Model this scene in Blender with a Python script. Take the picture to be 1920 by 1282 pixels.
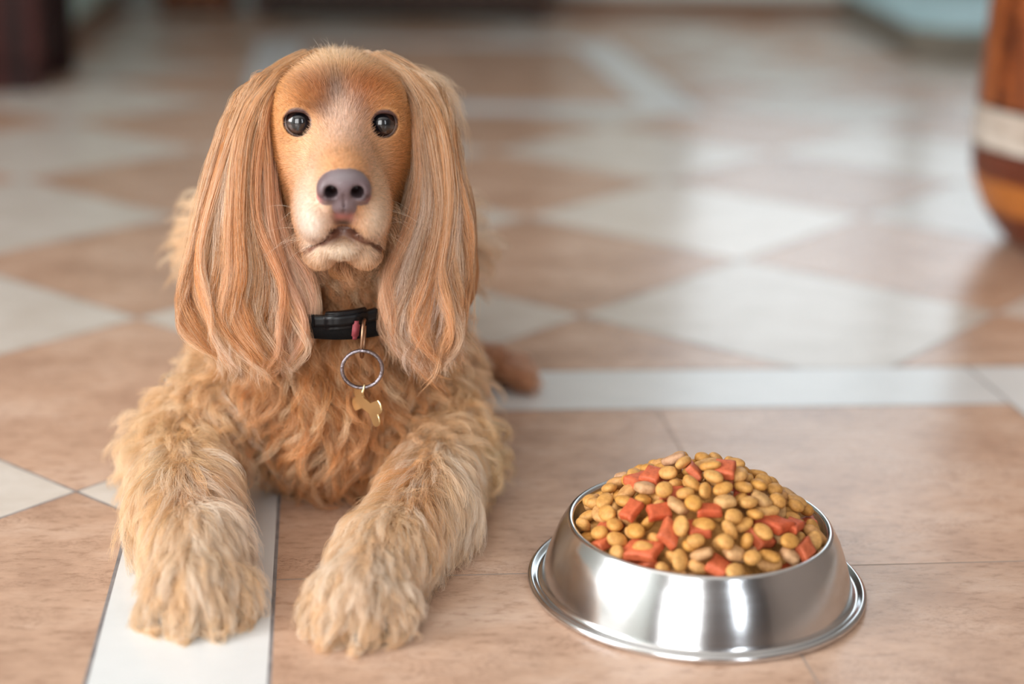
import bpy, bmesh, math, random
import numpy as np
from mathutils import Vector, Quaternion, Matrix, noise

for o in list(bpy.data.objects): bpy.data.objects.remove(o)
C = bpy.context.scene.collection
sc = bpy.context.scene
rng = np.random.default_rng(7)
random.seed(7)

# ------------------------------------------------------------------ camera
FPX = 3057.0
CAM = np.array([.0319, -1.0248, .4918])
_pi, _ro, _ya = math.radians(17.37), math.radians(1.64), math.radians(7.05)
FWD = np.array([math.sin(_ya)*math.cos(_pi), math.cos(_ya)*math.cos(_pi), -math.sin(_pi)])
_r0 = np.array([math.cos(_ya), -math.sin(_ya), 0]); _u0 = np.cross(_r0, FWD)
RT = _r0*math.cos(_ro) + _u0*math.sin(_ro)
UP = -_r0*math.sin(_ro) + _u0*math.cos(_ro)
cd = bpy.data.cameras.new('camera'); cam = bpy.data.objects.new('camera', cd); C.objects.link(cam)
m = Matrix([[RT[0], UP[0], -FWD[0], CAM[0]], [RT[1], UP[1], -FWD[1], CAM[1]], [RT[2], UP[2], -FWD[2], CAM[2]], [0, 0, 0, 1]])
cam.matrix_world = m
cd.sensor_width = 36.0; cd.sensor_fit = 'HORIZONTAL'
cd.lens = 36.0*FPX/1920
cd.clip_start = .05
cd.dof.use_dof = True
cd.dof.focus_distance = 1.128
cd.dof.aperture_fstop = 2.0
sc.camera = cam
def ray(px, py): return FWD + RT*(px - 960)/FPX - UP*(py - 641)/FPX
def W(px, py, y):      # the point seen at a measured place of the photo, at depth y
    d = ray(px, py); return CAM + d*(y - CAM[1])/d[1]
def FL(px, py, z=0.0):
    d = ray(px, py); return CAM + d*(z - CAM[2])/d[2]

# ------------------------------------------------------------------ world, light, exposure
sc.view_settings.view_transform = 'Standard'; sc.view_settings.look = 'None'
sc.view_settings.gamma = 1.0; sc.view_settings.exposure = 0.09
sc.view_settings.use_curve_mapping = False
wd = bpy.data.worlds.new('world'); sc.world = wd; wd.use_nodes = True
bg = wd.node_tree.nodes['Background']
bg.inputs[0].default_value = (.80, .90, 1.0, 1); bg.inputs[1].default_value = 1.2
sc.cycles.use_denoising = True
sc.cycles.max_bounces = 10; sc.cycles.diffuse_bounces = 4; sc.cycles.glossy_bounces = 5
sc.cycles.transmission_bounces = 8; sc.cycles.transparent_max_bounces = 8
sc.cycles.sample_clamp_indirect = 6.0
try: sc.cycles_curves.shape = 'RIBBONS'
except Exception: pass
def area(name, loc, target, sx, sy, power, col=(1, 1, 1)):
    l = bpy.data.lights.new(name, 'AREA'); l.shape = 'RECTANGLE'; l.size = sx; l.size_y = sy
    l.energy = power; l.color = col
    o = bpy.data.objects.new(name, l); C.objects.link(o); o.location = loc
    o.rotation_euler = (Vector(target) - Vector(loc)).to_track_quat('-Z', 'Y').to_euler()
    return o
RX0, RX1, RY0, RY1, RH = -2.4, 2.9, -3.0, 3.66, 2.6      # the room
# daylight entering through the room's windows
area('daylight_terrace_door', (-1.0, RY0+.04, 1.2), (-1.0, 0, 1.2), 1.6, 2.1, 84, (1, .975, .94))
area('daylight_side_window', (RX0+.04, -.75, 1.25), (0, -.75, 1.25), 1.5, 1.7, 105, (1, .98, .95))
area('daylight_narrow_window', (1.30, RY0+.04, 1.25), (1.30, 0, 1.25), .38, 1.7, 16, (.93, .97, 1))
area('daylight_far_window', (1.78, RY1-.04, 1.25), (1.78, 0, 1.25), 1.44, 1.9, 7, (.88, .98, 1))

# ------------------------------------------------------------------ helpers
def setp(o, label=None, cat=None, group=None, kind=None):
    if label: o['label'] = label
    if cat: o['category'] = cat
    if group: o['group'] = group
    if kind: o['kind'] = kind
    return o
def link(name, me, mat=None, parent=None, smooth=True):
    o = bpy.data.objects.new(name, me); C.objects.link(o)
    if mat: me.materials.append(mat)
    if parent: o.parent = parent
    if smooth:
        for p in me.polygons: p.use_smooth = True
    return o
def empty(name, loc=(0, 0, 0)):
    o = bpy.data.objects.new(name, None); C.objects.link(o); o.location = loc; o.empty_display_size = .02
    return o
def bm_obj(name, bm, mat, parent=None, smooth=True):
    me = bpy.data.meshes.new(name); bmesh.ops.recalc_face_normals(bm, faces=bm.faces[:]); bm.to_mesh(me); bm.free()
    return link(name, me, mat, parent, smooth)
def box(name, x0, x1, y0, y1, z0, z1, mat, parent=None, bevel=0.0):
    bm = bmesh.new(); bmesh.ops.create_cube(bm, size=1)
    for v in bm.verts:
        v.co = Vector(((x0+x1)/2 + v.co.x*(x1-x0), (y0+y1)/2 + v.co.y*(y1-y0), (z0+z1)/2 + v.co.z*(z1-z0)))
    if bevel: bmesh.ops.bevel(bm, geom=bm.edges[:], offset=bevel, segments=3, affect='EDGES', profile=.5)
    return bm_obj(name, bm, mat, parent, False)
def lathe(name, prof, mat, parent=None, seg=128, center=(0, 0), closed=False):
    bm = bmesh.new(); rings = []
    for r, z in prof:
        rings.append([bm.verts.new((center[0]+r*math.cos(2*math.pi*i/seg), center[1]+r*math.sin(2*math.pi*i/seg), z)) for i in range(seg)])
    pairs = list(zip(rings, rings[1:])) + ([(rings[-1], rings[0])] if closed else [])
    for a, b in pairs:
        for i in range(seg): bm.faces.new((a[i], a[(i+1) % seg], b[(i+1) % seg], b[i]))
    return bm_obj(name, bm, mat, parent)
def tube(name, pts, rad, mat, parent=None, seg=10, closed=False):
    pts = [Vector(p) for p in pts]; n = len(pts); bm = bmesh.new(); rings = []
    ref = None
    for i, p in enumerate(pts):
        t = (pts[(i+1) % n] - pts[i-1]) if closed else (pts[min(i+1, n-1)] - pts[max(i-1, 0)])
        t.normalize()
        if ref is None:
            ref = t.orthogonal().normalized()
        ref = (ref - t*ref.dot(t)).normalized(); b = t.cross(ref)
        r = rad[i] if hasattr(rad, '__len__') else rad
        rings.append([bm.verts.new(p + ref*r*math.cos(a) + b*r*math.sin(a)) for a in [2*math.pi*k/seg for k in range(seg)]])
    for i in range(n if closed else n-1):
        a, b = rings[i], rings[(i+1) % n]
        for k in range(seg): bm.faces.new((a[k], a[(k+1) % seg], b[(k+1) % seg], b[k]))
    if not closed:
        bm.faces.new(rings[0]); bm.faces.new(rings[-1][::-1])
    return bm_obj(name, bm, mat, parent)

def new_mat(name):
    m = bpy.data.materials.new(name); m.use_nodes = True
    return m, m.node_tree, m.node_tree.nodes['Principled BSDF']
def simple(name, col, rough=.5, metal=0, spec=.5, bump=0, bscale=100, var=0, coat=0):
    m, nt, p = new_mat(name)
    p.inputs['Base Color'].default_value = (*col, 1); p.inputs['Roughness'].default_value = rough
    p.inputs['Metallic'].default_value = metal; p.inputs['Specular IOR Level'].default_value = spec
    p.inputs['Coat Weight'].default_value = coat
    if bump or var:
        tc = nt.nodes.new('ShaderNodeTexCoord'); nz = nt.nodes.new('ShaderNodeTexNoise')
        nz.inputs['Scale'].default_value = bscale; nz.inputs['Detail'].default_value = 6
        nt.links.new(tc.outputs['Object'], nz.inputs['Vector'])
        if bump:
            b = nt.nodes.new('ShaderNodeBump'); b.inputs['Strength'].default_value = bump; b.inputs['Distance'].default_value = .002
            nt.links.new(nz.outputs['Fac'], b.inputs['Height']); nt.links.new(b.outputs[0], p.inputs['Normal'])
        if var:
            mx = nt.nodes.new('ShaderNodeMix'); mx.data_type = 'RGBA'
            mx.inputs[6].default_value = (*[c*(1-var) for c in col], 1); mx.inputs[7].default_value = (*[min(1, c*(1+var)) for c in col], 1)
            nt.links.new(nz.outputs['Fac'], mx.inputs[0]); nt.links.new(mx.outputs[2], p.inputs['Base Color'])
    return m

class X:      # arithmetic on shader sockets
    nt = None
    def __init__(s, v): s.v = v
    def _op(s, op, *a):
        n = X.nt.nodes.new('ShaderNodeMath'); n.operation = op
        for i, q in enumerate((s,) + a):
            q = q.v if isinstance(q, X) else q
            if isinstance(q, (int, float)): n.inputs[i].default_value = q
            else: X.nt.links.new(q, n.inputs[i])
        return X(n.outputs[0])
    def __add__(s, o): return s._op('ADD', o)
    def __sub__(s, o): return s._op('SUBTRACT', o)
    def __mul__(s, o): return s._op('MULTIPLY', o)
    def __truediv__(s, o): return s._op('DIVIDE', o)
    def floor(s): return s._op('FLOOR')
    def fract(s): return s._op('FRACT')
    def abs(s): return s._op('ABSOLUTE')
    def lt(s, o): return s._op('LESS_THAN', o)
    def gt(s, o): return s._op('GREATER_THAN', o)
    def mn(s, o): return s._op('MINIMUM', o)
    def mx(s, o): return s._op('MAXIMUM', o)
def mixc(nt, f, a, b, mode='MIX'):
    n = nt.nodes.new('ShaderNodeMix'); n.data_type = 'RGBA'; n.blend_type = mode
    for k, q in ((0, f), (6, a), (7, b)):
        q = q.v if isinstance(q, X) else q
        if isinstance(q, (int, float)): n.inputs[k].default_value = q
        elif isinstance(q, tuple): n.inputs[k].default_value = (*q, 1)
        else: nt.links.new(q, n.inputs[k])
    return n.outputs[2]
def ramp(nt, src, stops):
    n = nt.nodes.new('ShaderNodeValToRGB'); e = n.color_ramp.elements
    while len(e) < len(stops): e.new(.5)
    for el, (p, c) in zip(e, stops): el.position = p; el.color = (*c, 1) if len(c) == 3 else c
    nt.links.new(src.v if isinstance(src, X) else src, n.inputs[0])
    return n.outputs[0]
def tex_noise(nt, vec, scale, detail=5, rough=.55, w=None):
    n = nt.nodes.new('ShaderNodeTexNoise'); n.inputs['Scale'].default_value = scale
    n.inputs['Detail'].default_value = detail; n.inputs['Roughness'].default_value = rough
    nt.links.new(vec, n.inputs['Vector']); return n.outputs['Fac']
def mapping(nt, vec, scale=(1, 1, 1), rot=(0, 0, 0), loc=(0, 0, 0)):
    n = nt.nodes.new('ShaderNodeMapping'); n.inputs['Scale'].default_value = scale
    n.inputs['Rotation'].default_value = rot; n.inputs['Location'].default_value = loc
    nt.links.new(vec, n.inputs['Vector']); return n.outputs[0]

# ------------------------------------------------------------------ floor
T, S = .333, .1087
GX, GY, D = -.1545, .6284, .465
def floor_material():
    m, nt, p = new_mat('glazed_floor_tiles'); X.nt = nt
    tc = nt.nodes.new('ShaderNodeTexCoord'); sp = nt.nodes.new('ShaderNodeSeparateXYZ')
    nt.links.new(tc.outputs['Object'], sp.inputs[0]); obj = tc.outputs['Object']
    x, y = X(sp.outputs[0]), X(sp.outputs[1])
    def rect(x0, x1, y0, y1): return x.gt(x0)*x.lt(x1)*y.gt(y0)*y.lt(y1)
    def panel(x0, x1, y0, y1):
        return rect(x0-S, x1+S, y0-S, y1+S), rect(x0, x1, y0, y1)
    def edge(x0, x1, y0, y1, g):
        # distance band around a rectangle's outline
        o = rect(x0-g, x1+g, y0-g, y1+g); i = rect(x0+g, x1-g, y0+g, y1-g); return o - i
    g = .0013
    o1, i1 = panel(0, 2*T, -2*T, T); o2, i2 = panel(0, .645, 2.04, 2.9)
    outer = o1.mx(o2); inner = i1.mx(i2); strip = outer - inner
    e = edge(0, 2*T, -2*T, T, g).mx(edge(-S, 2*T+S, -2*T-S, T+S, g)).mx(edge(0, .645, 2.04, 2.9, g)).mx(edge(-S, .645+S, 2.04-S, 2.9+S, g))
    e = e.mx((x - 2*T).abs().lt(g)*y.gt(T)*y.lt(T+S))
    u = (x - GX + y - GY)/D; v = (x - GX - y + GY)/D
    iu, iv = u.floor(), v.floor()
    def near(q, gg): return ((q + .5).fract() - .5).abs().lt(gg)
    gd = near(u, g*1.25/D).mx(near(v, g*1.25/D))*(outer*-1 + 1)
    gt_ = near(x/T, .0009/T).mx(near(y/T, .0009/T))*inner
    grout = e.mx(gd).mx(gt_)
    parity = (((iu + iv)/2).fract()).gt(.25)              # 1: terracotta
    terra = (outer*-1 + 1)*parity + inner
    terra = terra.mn(1)
    # tile ids for tone changes
    idd = iu*7.13 + iv*3.71; ids = (x/T).floor()*5.3 + (y/T).floor()*9.7 + 31
    wn = nt.nodes.new('ShaderNodeTexWhiteNoise'); wn.noise_dimensions = '1D'
    idv = idd*(outer*-1 + 1) + ids*inner; nt.links.new(idv.v, wn.inputs['W'])
    rnd = wn.outputs['Value']
    # mottled terracotta
    n1 = tex_noise(nt, mapping(nt, obj, (1, 1.6, 1), (0, 0, .5)), 9, 8, .62)
    n2 = tex_noise(nt, mapping(nt, obj, (1, 2.6, 1), (0, 0, .35)), 55, 10, .7)
    n3 = tex_noise(nt, mapping(nt, obj, (1, 2.2, 1), (0, 0, .3)), 260, 6, .7)
    t1 = ramp(nt, n1, [(.30, (.455, .285, .20)), (.5, (.60, .40, .29)), (.70, (.71, .515, .405))])
    t2 = ramp(nt, n2, [(.30, (.62, .55, .50)), (.47, (.97, .96, .95)), (.62, (1.04, 1.03, 1.02))])
    tcol = mixc(nt, 1.0, t1, t2, 'MULTIPLY')
    # worn streaks: dark specks gathered in patches
    patch = ramp(nt, tex_noise(nt, mapping(nt, obj, (1, 2, 1), (0, 0, .15), (3.3, 1.2, 0)), 7, 4, .5), [(.49, (0, 0, 0)), (.62, (1, 1, 1))])
    speck = ramp(nt, n3, [(.40, (1, 1, 1)), (.50, (0, 0, 0))])
    sp2 = nt.nodes.new('ShaderNodeMath'); sp2.operation = 'MULTIPLY'; nt.links.new(patch, sp2.inputs[0]); nt.links.new(speck, sp2.inputs[1])
    sp3 = X(sp2.outputs[0])*.55
    tcol = mixc(nt, sp3, tcol, (.24, .13, .09))
    n4 = tex_noise(nt, mapping(nt, obj, (1, 1.5, 1), (0, 0, .8)), 14, 8, .6)
    wcol = ramp(nt, n4, [(.35, (.64, .575, .51)), (.6, (.73, .675, .62))])
    scol = ramp(nt, n4, [(.3, (.71, .735, .75)), (.6, (.765, .785, .80))])
    dcol = mixc(nt, terra, wcol, tcol)
    tone = X(rnd)*.14 + .92
    tn = nt.nodes.new('ShaderNodeCombineColor')
    for k in range(3): nt.links.new(tone.v, tn.inputs[k])
    dcol = mixc(nt, 1.0, dcol, tn.outputs[0], 'MULTIPLY')
    col = mixc(nt, strip, dcol, scol)
    gn = tex_noise(nt, obj, 60, 3)
    gcol = ramp(nt, gn, [(.35, (.17, .16, .17)), (.7, (.30, .28, .28))])
    gin = mixc(nt, inner*(X(e.v)*-1 + 1), gcol, (.36, .27, .22))
    col = mixc(nt, grout, col, gin)
    nt.links.new(col, p.inputs['Base Color'])
    r = X(n2)*.14 + .17 + grout*.4
    nt.links.new(r.v, p.inputs['Roughness'])
    p.inputs['Specular IOR Level'].default_value = .75
    b = nt.nodes.new('ShaderNodeBump'); b.inputs['Strength'].default_value = .35; b.inputs['Distance'].default_value = .0009
    hgt = X(n2)*.7*terra + X(n3)*.25*terra - grout*1.2
    nt.links.new(hgt.v, b.inputs['Height']); nt.links.new(b.outputs[0], p.inputs['Normal'])
    return m
fl = box('floor', RX0, RX1, RY0, RY1, -.04, 0, floor_material()); setp(fl, kind='structure')

# ------------------------------------------------------------------ room shell
plaster = simple('pale_plaster', (.62, .68, .66), .8, bump=.1, bscale=30, var=.03)
greenwall = simple('pale_green_plaster', (.50, .66, .62), .7, bump=.1, bscale=30, var=.03)
ceil = simple('white_ceiling', (.78, .78, .76), .9)
skirt = simple('brown_skirting', (.20, .105, .06), .35, var=.2, bscale=8)
frame = simple('dark_window_frame', (.05, .035, .03), .4)
def wood(name, c1, c2, scale=6, stretch=(1, 1, .12), rough=.3, rot=(0, 0, 0), coat=.3):
    m, nt, p = new_mat(name)
    tc = nt.nodes.new('ShaderNodeTexCoord'); mp = mapping(nt, tc.outputs['Object'], stretch, rot)
    a = tex_noise(nt, mp, scale*6, 8, .65)
    w = nt.nodes.new('ShaderNodeTexWave'); w.inputs['Scale'].default_value = scale; w.inputs['Distortion'].default_value = 6
    w.inputs['Detail'].default_value = 4; nt.links.new(mp, w.inputs['Vector'])
    X.nt = nt; f = X(a)*.6 + X(w.outputs['Fac'])*.4
    nt.links.new(ramp(nt, f, [(.3, c1), (.7, c2)]), p.inputs['Base Color'])
    p.inputs['Roughness'].default_value = rough; p.inputs['Coat Weight'].default_value = coat; p.inputs['Coat Roughness'].default_value = .15; p.inputs['Specular IOR Level'].default_value = .22
    return m
mahog = wood('dark_mahogany', (.012, .002, .0015), (.045, .006, .004), rough=.55, coat=0)
walnut = wood('dark_walnut', (.03, .017, .013), (.08, .047, .036), rough=.5, coat=0)
oak = wood('brown_oak', (.10, .032, .012), (.22, .08, .03), rough=.5, coat=0)
TW = .12
panelling = simple('dark_brown_panelling', (.085, .06, .05), .5, var=.2, bscale=3)
greybrown = simple('warm_grey_plaster', (.26, .21, .18), .8, var=.1, bscale=3)
setp(box('ceiling', RX0, RX1, RY0, RY1, RH, RH+.1, ceil), kind='structure')
def wall_y(name, y0, y1, x0, x1, holes, mat):
    """a wall running along x with rectangular window openings (x0,x1,z0,z1)"""
    bm = bmesh.new()
    def add(a, b, c, d):
        if b-a < 1e-4 or d-c < 1e-4: return
        g = bmesh.ops.create_cube(bm, size=1)
        for v in g['verts']: v.co = Vector(((a+b)/2 + v.co.x*(b-a), (y0+y1)/2 + v.co.y*(y1-y0), (c+d)/2 + v.co.z*(d-c)))
    cur = x0
    for (a, b, c, d) in sorted(holes):
        add(cur, a, 0, RH); add(a, b, 0, c); add(a, b, d, RH); cur = b
    add(cur, x1, 0, RH)
    return setp(bm_obj(name, bm, mat, smooth=False), kind='structure')
def wall_x(name, x0, x1, y0, y1, holes, mat):
    bm = bmesh.new()
    def add(a, b, c, d):
        if b-a < 1e-4 or d-c < 1e-4: return
        g = bmesh.ops.create_cube(bm, size=1)
        for v in g['verts']: v.co = Vector(((x0+x1)/2 + v.co.x*(x1-x0), (a+b)/2 + v.co.y*(b-a), (c+d)/2 + v.co.z*(d-c)))
    cur = y0
    for (a, b, c, d) in sorted(holes):
        add(cur, a, 0, RH); add(a, b, 0, c); add(a, b, d, RH); cur = b
    add(cur, y1, 0, RH)
    return setp(bm_obj(name, bm, mat, smooth=False), kind='structure')
wall_y('wall_far', RY1, RY1+TW, RX0, RX1, [(1.05, 2.5, .3, 2.2)], plaster)
wall_y('wall_back', RY0-TW, RY0, RX0, RX1, [(-1.8, -.2, .15, 2.25), (1.11, 1.49, .4, 2.1)], panelling)
wall_x('wall_left', RX0-TW, RX0, RY0, RY1, [(-1.5, 0, .4, 2.1)], plaster)
wall_x('wall_right', RX1, RX1+TW, RY0, RY1, [], greybrown)
wall_x('wall_partition', -.63, -.505, 2.42, RY1, [], greenwall)
def bars(name, pts, parent=None):
    bm = bmesh.new()
    for (x0, x1, y0, y1, z0, z1) in pts:
        g = bmesh.ops.create_cube(bm, size=1)
        for v in g['verts']: v.co = Vector(((x0+x1)/2 + v.co.x*(x1-x0), (y0+y1)/2 + v.co.y*(y1-y0), (z0+z1)/2 + v.co.z*(z1-z0)))
    return setp(bm_obj(name, bm, frame, smooth=False), kind='structure')
bars('window_1', [(-1.8, -1.72, RY0, RY0+.09, .15, 2.25), (-.28, -.20, RY0, RY0+.09, .15, 2.25), (-1.06, -.94, RY0+.045, RY0+.09, .15, 2.25), (-.62, -.55, RY0+.045, RY0+.09, .15, 2.25), (-1.8, -.2, RY0+.045, RY0+.09, .15, .25), (-1.8, -.2, RY0+.045, RY0+.09, 2.17, 2.25)])
bars('window_2', [(RX0+.045, RX0+.09, -1.5, -1.43, .4, 2.1), (RX0+.045, RX0+.09, -.07, 0, .4, 2.1), (RX0+.045, RX0+.09, -.79, -.72, .4, 2.1), (RX0+.045, RX0+.09, -1.5, 0, .4, .46)])
bars('window_3', [(1.11, 1.14, RY0+.045, RY0+.09, .4, 2.1), (1.46, 1.49, RY0+.045, RY0+.09, .4, 2.1), (1.11, 1.49, RY0+.045, RY0+.09, .4, .45)])
bars('window_4', [(1.05, 1.11, RY1-.09, RY1-.045, .3, 2.2), (2.44, 2.5, RY1-.09, RY1-.045, .3, 2.2), (1.75, 1.81, RY1-.09, RY1-.045, .3, 2.2), (1.05, 2.5, RY1-.09, RY1-.045, .3, .36)])
setp(box('baseboard_far', .62, RX1, RY1-.016, RY1, 0, .05, skirt), kind='structure')
setp(box('baseboard_partition', -.505, -.491, 2.42, RY1, 0, .06, skirt), kind='structure')
setp(box('baseboard_back', RX0, RX1, RY0, RY0+.016, 0, .06, skirt), kind='structure')

# ------------------------------------------------------------------ furniture in the background
c = empty('cabinet', (-.49, 2.36, 0)); setp(c, 'dark mahogany cabinet corner standing by the pale green wall, top left', 'cabinet')
def rel(o, par): o.parent = par; o.matrix_parent_inverse = Matrix.Translation(-par.location); return o
rel(box('cabinet_body', -1.05, -.475, 2.40, 2.415, .04, 1.1, mahog), c)
rel(box('cabinet_side', -1.05, -.478, 2.10, 2.40, .06, 1.1, mahog, bevel=.004), c)
rel(box('corner_post', -.52, -.458, 2.345, 2.405, 0, 1.12, mahog, bevel=.006), c)
rel(box('plinth', -1.05, -.49, 2.12, 2.385, 0, .06, mahog), c)
t = empty('wardrobe', (.25, 3.5, 0)); setp(t, 'wide dark walnut wardrobe on short legs against the far wall', 'wardrobe')
rel(box('carcass', -.14, .66, 3.40, 3.64, .03, 2.1, walnut, bevel=.004), t)
for k, (a, b) in enumerate(((-.125, .255), (.265, .645))):
    d = rel(box('door', a, b, 3.385, 3.40, .05, 2.07, walnut, bevel=.003), t)
    h = tube('handle', [(b-.03 if k == 0 else a+.03, 3.372, z) for z in (.95, 1.0, 1.05, 1.1)], .004, simple('dull_brass', (.4, .3, .15), .35, 1), None)
    h.parent = d; h.matrix_parent_inverse = Matrix.Translation(-t.location)
for (x_, y_) in ((-.11, 3.42), (.63, 3.42), (-.11, 3.62), (.63, 3.62)):
    rel(box('leg', x_-.02, x_+.02, y_-.02, y_+.02, 0, .035, walnut), t)
t = empty('wooden_chest', (-.28, 3.5, 0)); setp(t, 'small reddish brown wooden chest on the floor by far wall, left of wardrobe', 'chest')
rel(box('chest_body', -.385, -.195, 3.45, 3.63, .015, .22, oak, bevel=.004), t)
rel(box('lid', -.39, -.19, 3.445, 3.632, .222, .245, oak, bevel=.004), t)
for (x_, y_) in ((-.37, 3.465), (-.21, 3.465), (-.37, 3.61), (-.21, 3.61)): rel(box('foot', x_-.012, x_+.012, y_-.012, y_+.012, 0, .016, oak), t)
# low faceted platform by the far wall, right
def platform():
    st = simple('grey_brown_stone', (.17, .15, .12), .6, var=.2, bscale=10)
    top = simple('pale_blue_glaze', (.36, .56, .60), .3, var=.12, bscale=5)
    P = [(1.53, 3.60), (1.424, 2.74), (1.50, 2.655), (2.75, 2.56), (2.75, 3.60)]
    cen = (sum(p[0] for p in P)/5, sum(p[1] for p in P)/5)
    for nm, z0, z1, gr, mt in (('platform', 0, .078, 1, st), ('platform_top', .078, .092, 1.006, top)):
        bm = bmesh.new(); pts = [(cen[0] + (x - cen[0])*gr, min(cen[1] + (y - cen[1])*gr, 3.62)) for x, y in P]
        lo = [bm.verts.new((x_, y_, z0)) for x_, y_ in pts]; hi = [bm.verts.new((x_, y_, z1)) for x_, y_ in pts]
        n = len(pts)
        for i in range(n): bm.faces.new((lo[i], lo[(i+1) % n], hi[(i+1) % n], hi[i]))
        bm.faces.new(hi); bm.faces.new(lo[::-1])
        bmesh.ops.bevel(bm, geom=bm.edges[:], offset=.004, segments=2, affect='EDGES')
        o = bm_obj(nm, bm, mt, smooth=False)
        if nm == 'platform':
            root = o; setp(root, 'low grey faceted platform with pale blue top by the far wall', 'platform')
        else: o.parent = root; o['label'] = 'pale blue platform top'
platform()
# banded wooden pot at the right edge
def pot():
    m, nt, p = new_mat('lacquered_banded_wood'); X.nt = nt
    tc = nt.nodes.new('ShaderNodeTexCoord'); sp = nt.nodes.new('ShaderNodeSeparateXYZ'); nt.links.new(tc.outputs['Object'], sp.inputs[0])
    z = X(sp.outputs[2])
    mp = mapping(nt, tc.outputs['Object'], (1, 1, .18)); a = tex_noise(nt, mp, 34, 8, .7)
    grain = ramp(nt, a, [(.38, (.045, .008, .003)), (.5, (.26, .062, .014)), (.66, (.42, .13, .035))])
    hb = tex_noise(nt, mapping(nt, tc.outputs['Object'], (.3, .3, 1)), 30, 4)
    def band(z0, z1, col, base):
        return mixc(nt, z.gt(z0)*z.lt(z1), base, col)
    col = band(-.01, .050, (.16, .035, .014), grain)
    col = band(.050, .092, (.50, .17, .035), col)
    col = band(.092, .127, (.14, .028, .01), col)
    col = band(.127, .131, (.02, .008, .006), col)
    wh = ramp(nt, hb, [(.3, (.48, .40, .34)), (.7, (.66, .60, .54))])
    col = band(.131, .180, wh, col); col = band(.180, .1845, (.015, .006, .004), col)
    fine = ramp(nt, tex_noise(nt, mapping(nt, tc.outputs['Object'], (.5, .5, 2.5)), 40, 6, .7), [(.35, (.7, .65, .6)), (.6, (1.1, 1.1, 1.1))])
    col = mixc(nt, 1.0, col, fine, 'MULTIPLY')
    nt.links.new(col, p.inputs['Base Color']); p.inputs['Roughness'].default_value = .35; p.inputs['Coat Weight'].default_value = .25; p.inputs['Coat Roughness'].default_value = .2
    b = nt.nodes.new('ShaderNodeBump'); b.inputs['Strength'].default_value = .4; b.inputs['Distance'].default_value = .002
    nt.links.new(a, b.inputs['Height']); nt.links.new(b.outputs[0], p.inputs['Normal'])
    prof = [(.001, 0), (.095, 0), (.105, .004), (.118, .018), (.138, .045), (.150, .072), (.1575, .10), (.1595, .13), (.1595, .18), (.158, .24), (.156, .32), (.153, .40), (.152, .43), (.152, .445), (.146, .45), (.138, .445), (.136, .40), (.130, .10), (.10, .03), (.001, .02)]
    o = lathe('wooden_pot', prof, m, seg=96); o.location = (POT[0], POT[1], 0)
    setp(o, 'round lacquered brown wooden pot with a white band, cut by right edge', 'pot')
POT = (1.022, .93)
pot()
# ------------------------------------------------------------------ bowl
BX, BY = .288, -.023
def steel():
    m, nt, p = new_mat('brushed_steel'); X.nt = nt
    p.inputs['Metallic'].default_value = 1; p.inputs['Base Color'].default_value = (.74, .75, .77, 1)
    tc = nt.nodes.new('ShaderNodeTexCoord')
    a = tex_noise(nt, mapping(nt, tc.outputs['Object'], (2, 2, 260)), 8, 4)
    r = X(a)*.10 + .13; nt.links.new(r.v, p.inputs['Roughness'])
    b = nt.nodes.new('ShaderNodeBump'); b.inputs['Strength'].default_value = .03; b.inputs['Distance'].default_value = .0005
    nt.links.new(a, b.inputs['Height']); nt.links.new(b.outputs[0], p.inputs['Normal'])
    return m
def bowl():
    def arc(cx, cz, r, a0, a1, n=8): return [(cx + r*math.cos(math.radians(a0+(a1-a0)*i/n)), cz + r*math.sin(math.radians(a0+(a1-a0)*i/n))) for i in range(n+1)]
    prof = []
    prof += [(.1095, .0008)] + arc(.1135, .0030, .0026, -95, 115, 14) + [(.1105, .0040), (.1085, .0034), (.1070, .0044)]
    prof += [(.1062, .0070), (.1045, .0130), (.1020, .0210), (.0992, .0290), (.0962, .0365), (.0935, .0415)]
    prof += arc(.0882, .0452, .0026, 20, 180, 12)
    prof += [(.0853, .0420), (.0845, .0360), (.0835, .0250), (.081, .0150), (.074, .0085), (.05, .0062), (.0005, .006)]
    o = lathe('pet_bowl', prof, steel(), seg=200, center=(0, 0)); o.location = (BX, BY, 0)
    setp(o, 'round flared stainless steel bowl heaped with dry dog food on the tiles', 'bowl')
    rub = lathe('rubber_base_ring', [(.1050, .0), (.1100, .0), (.1105, .0012), (.1046, .0012)], simple('dark_rubber', (.03, .03, .03), .7), o, seg=96, closed=True)
bowl()

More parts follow.
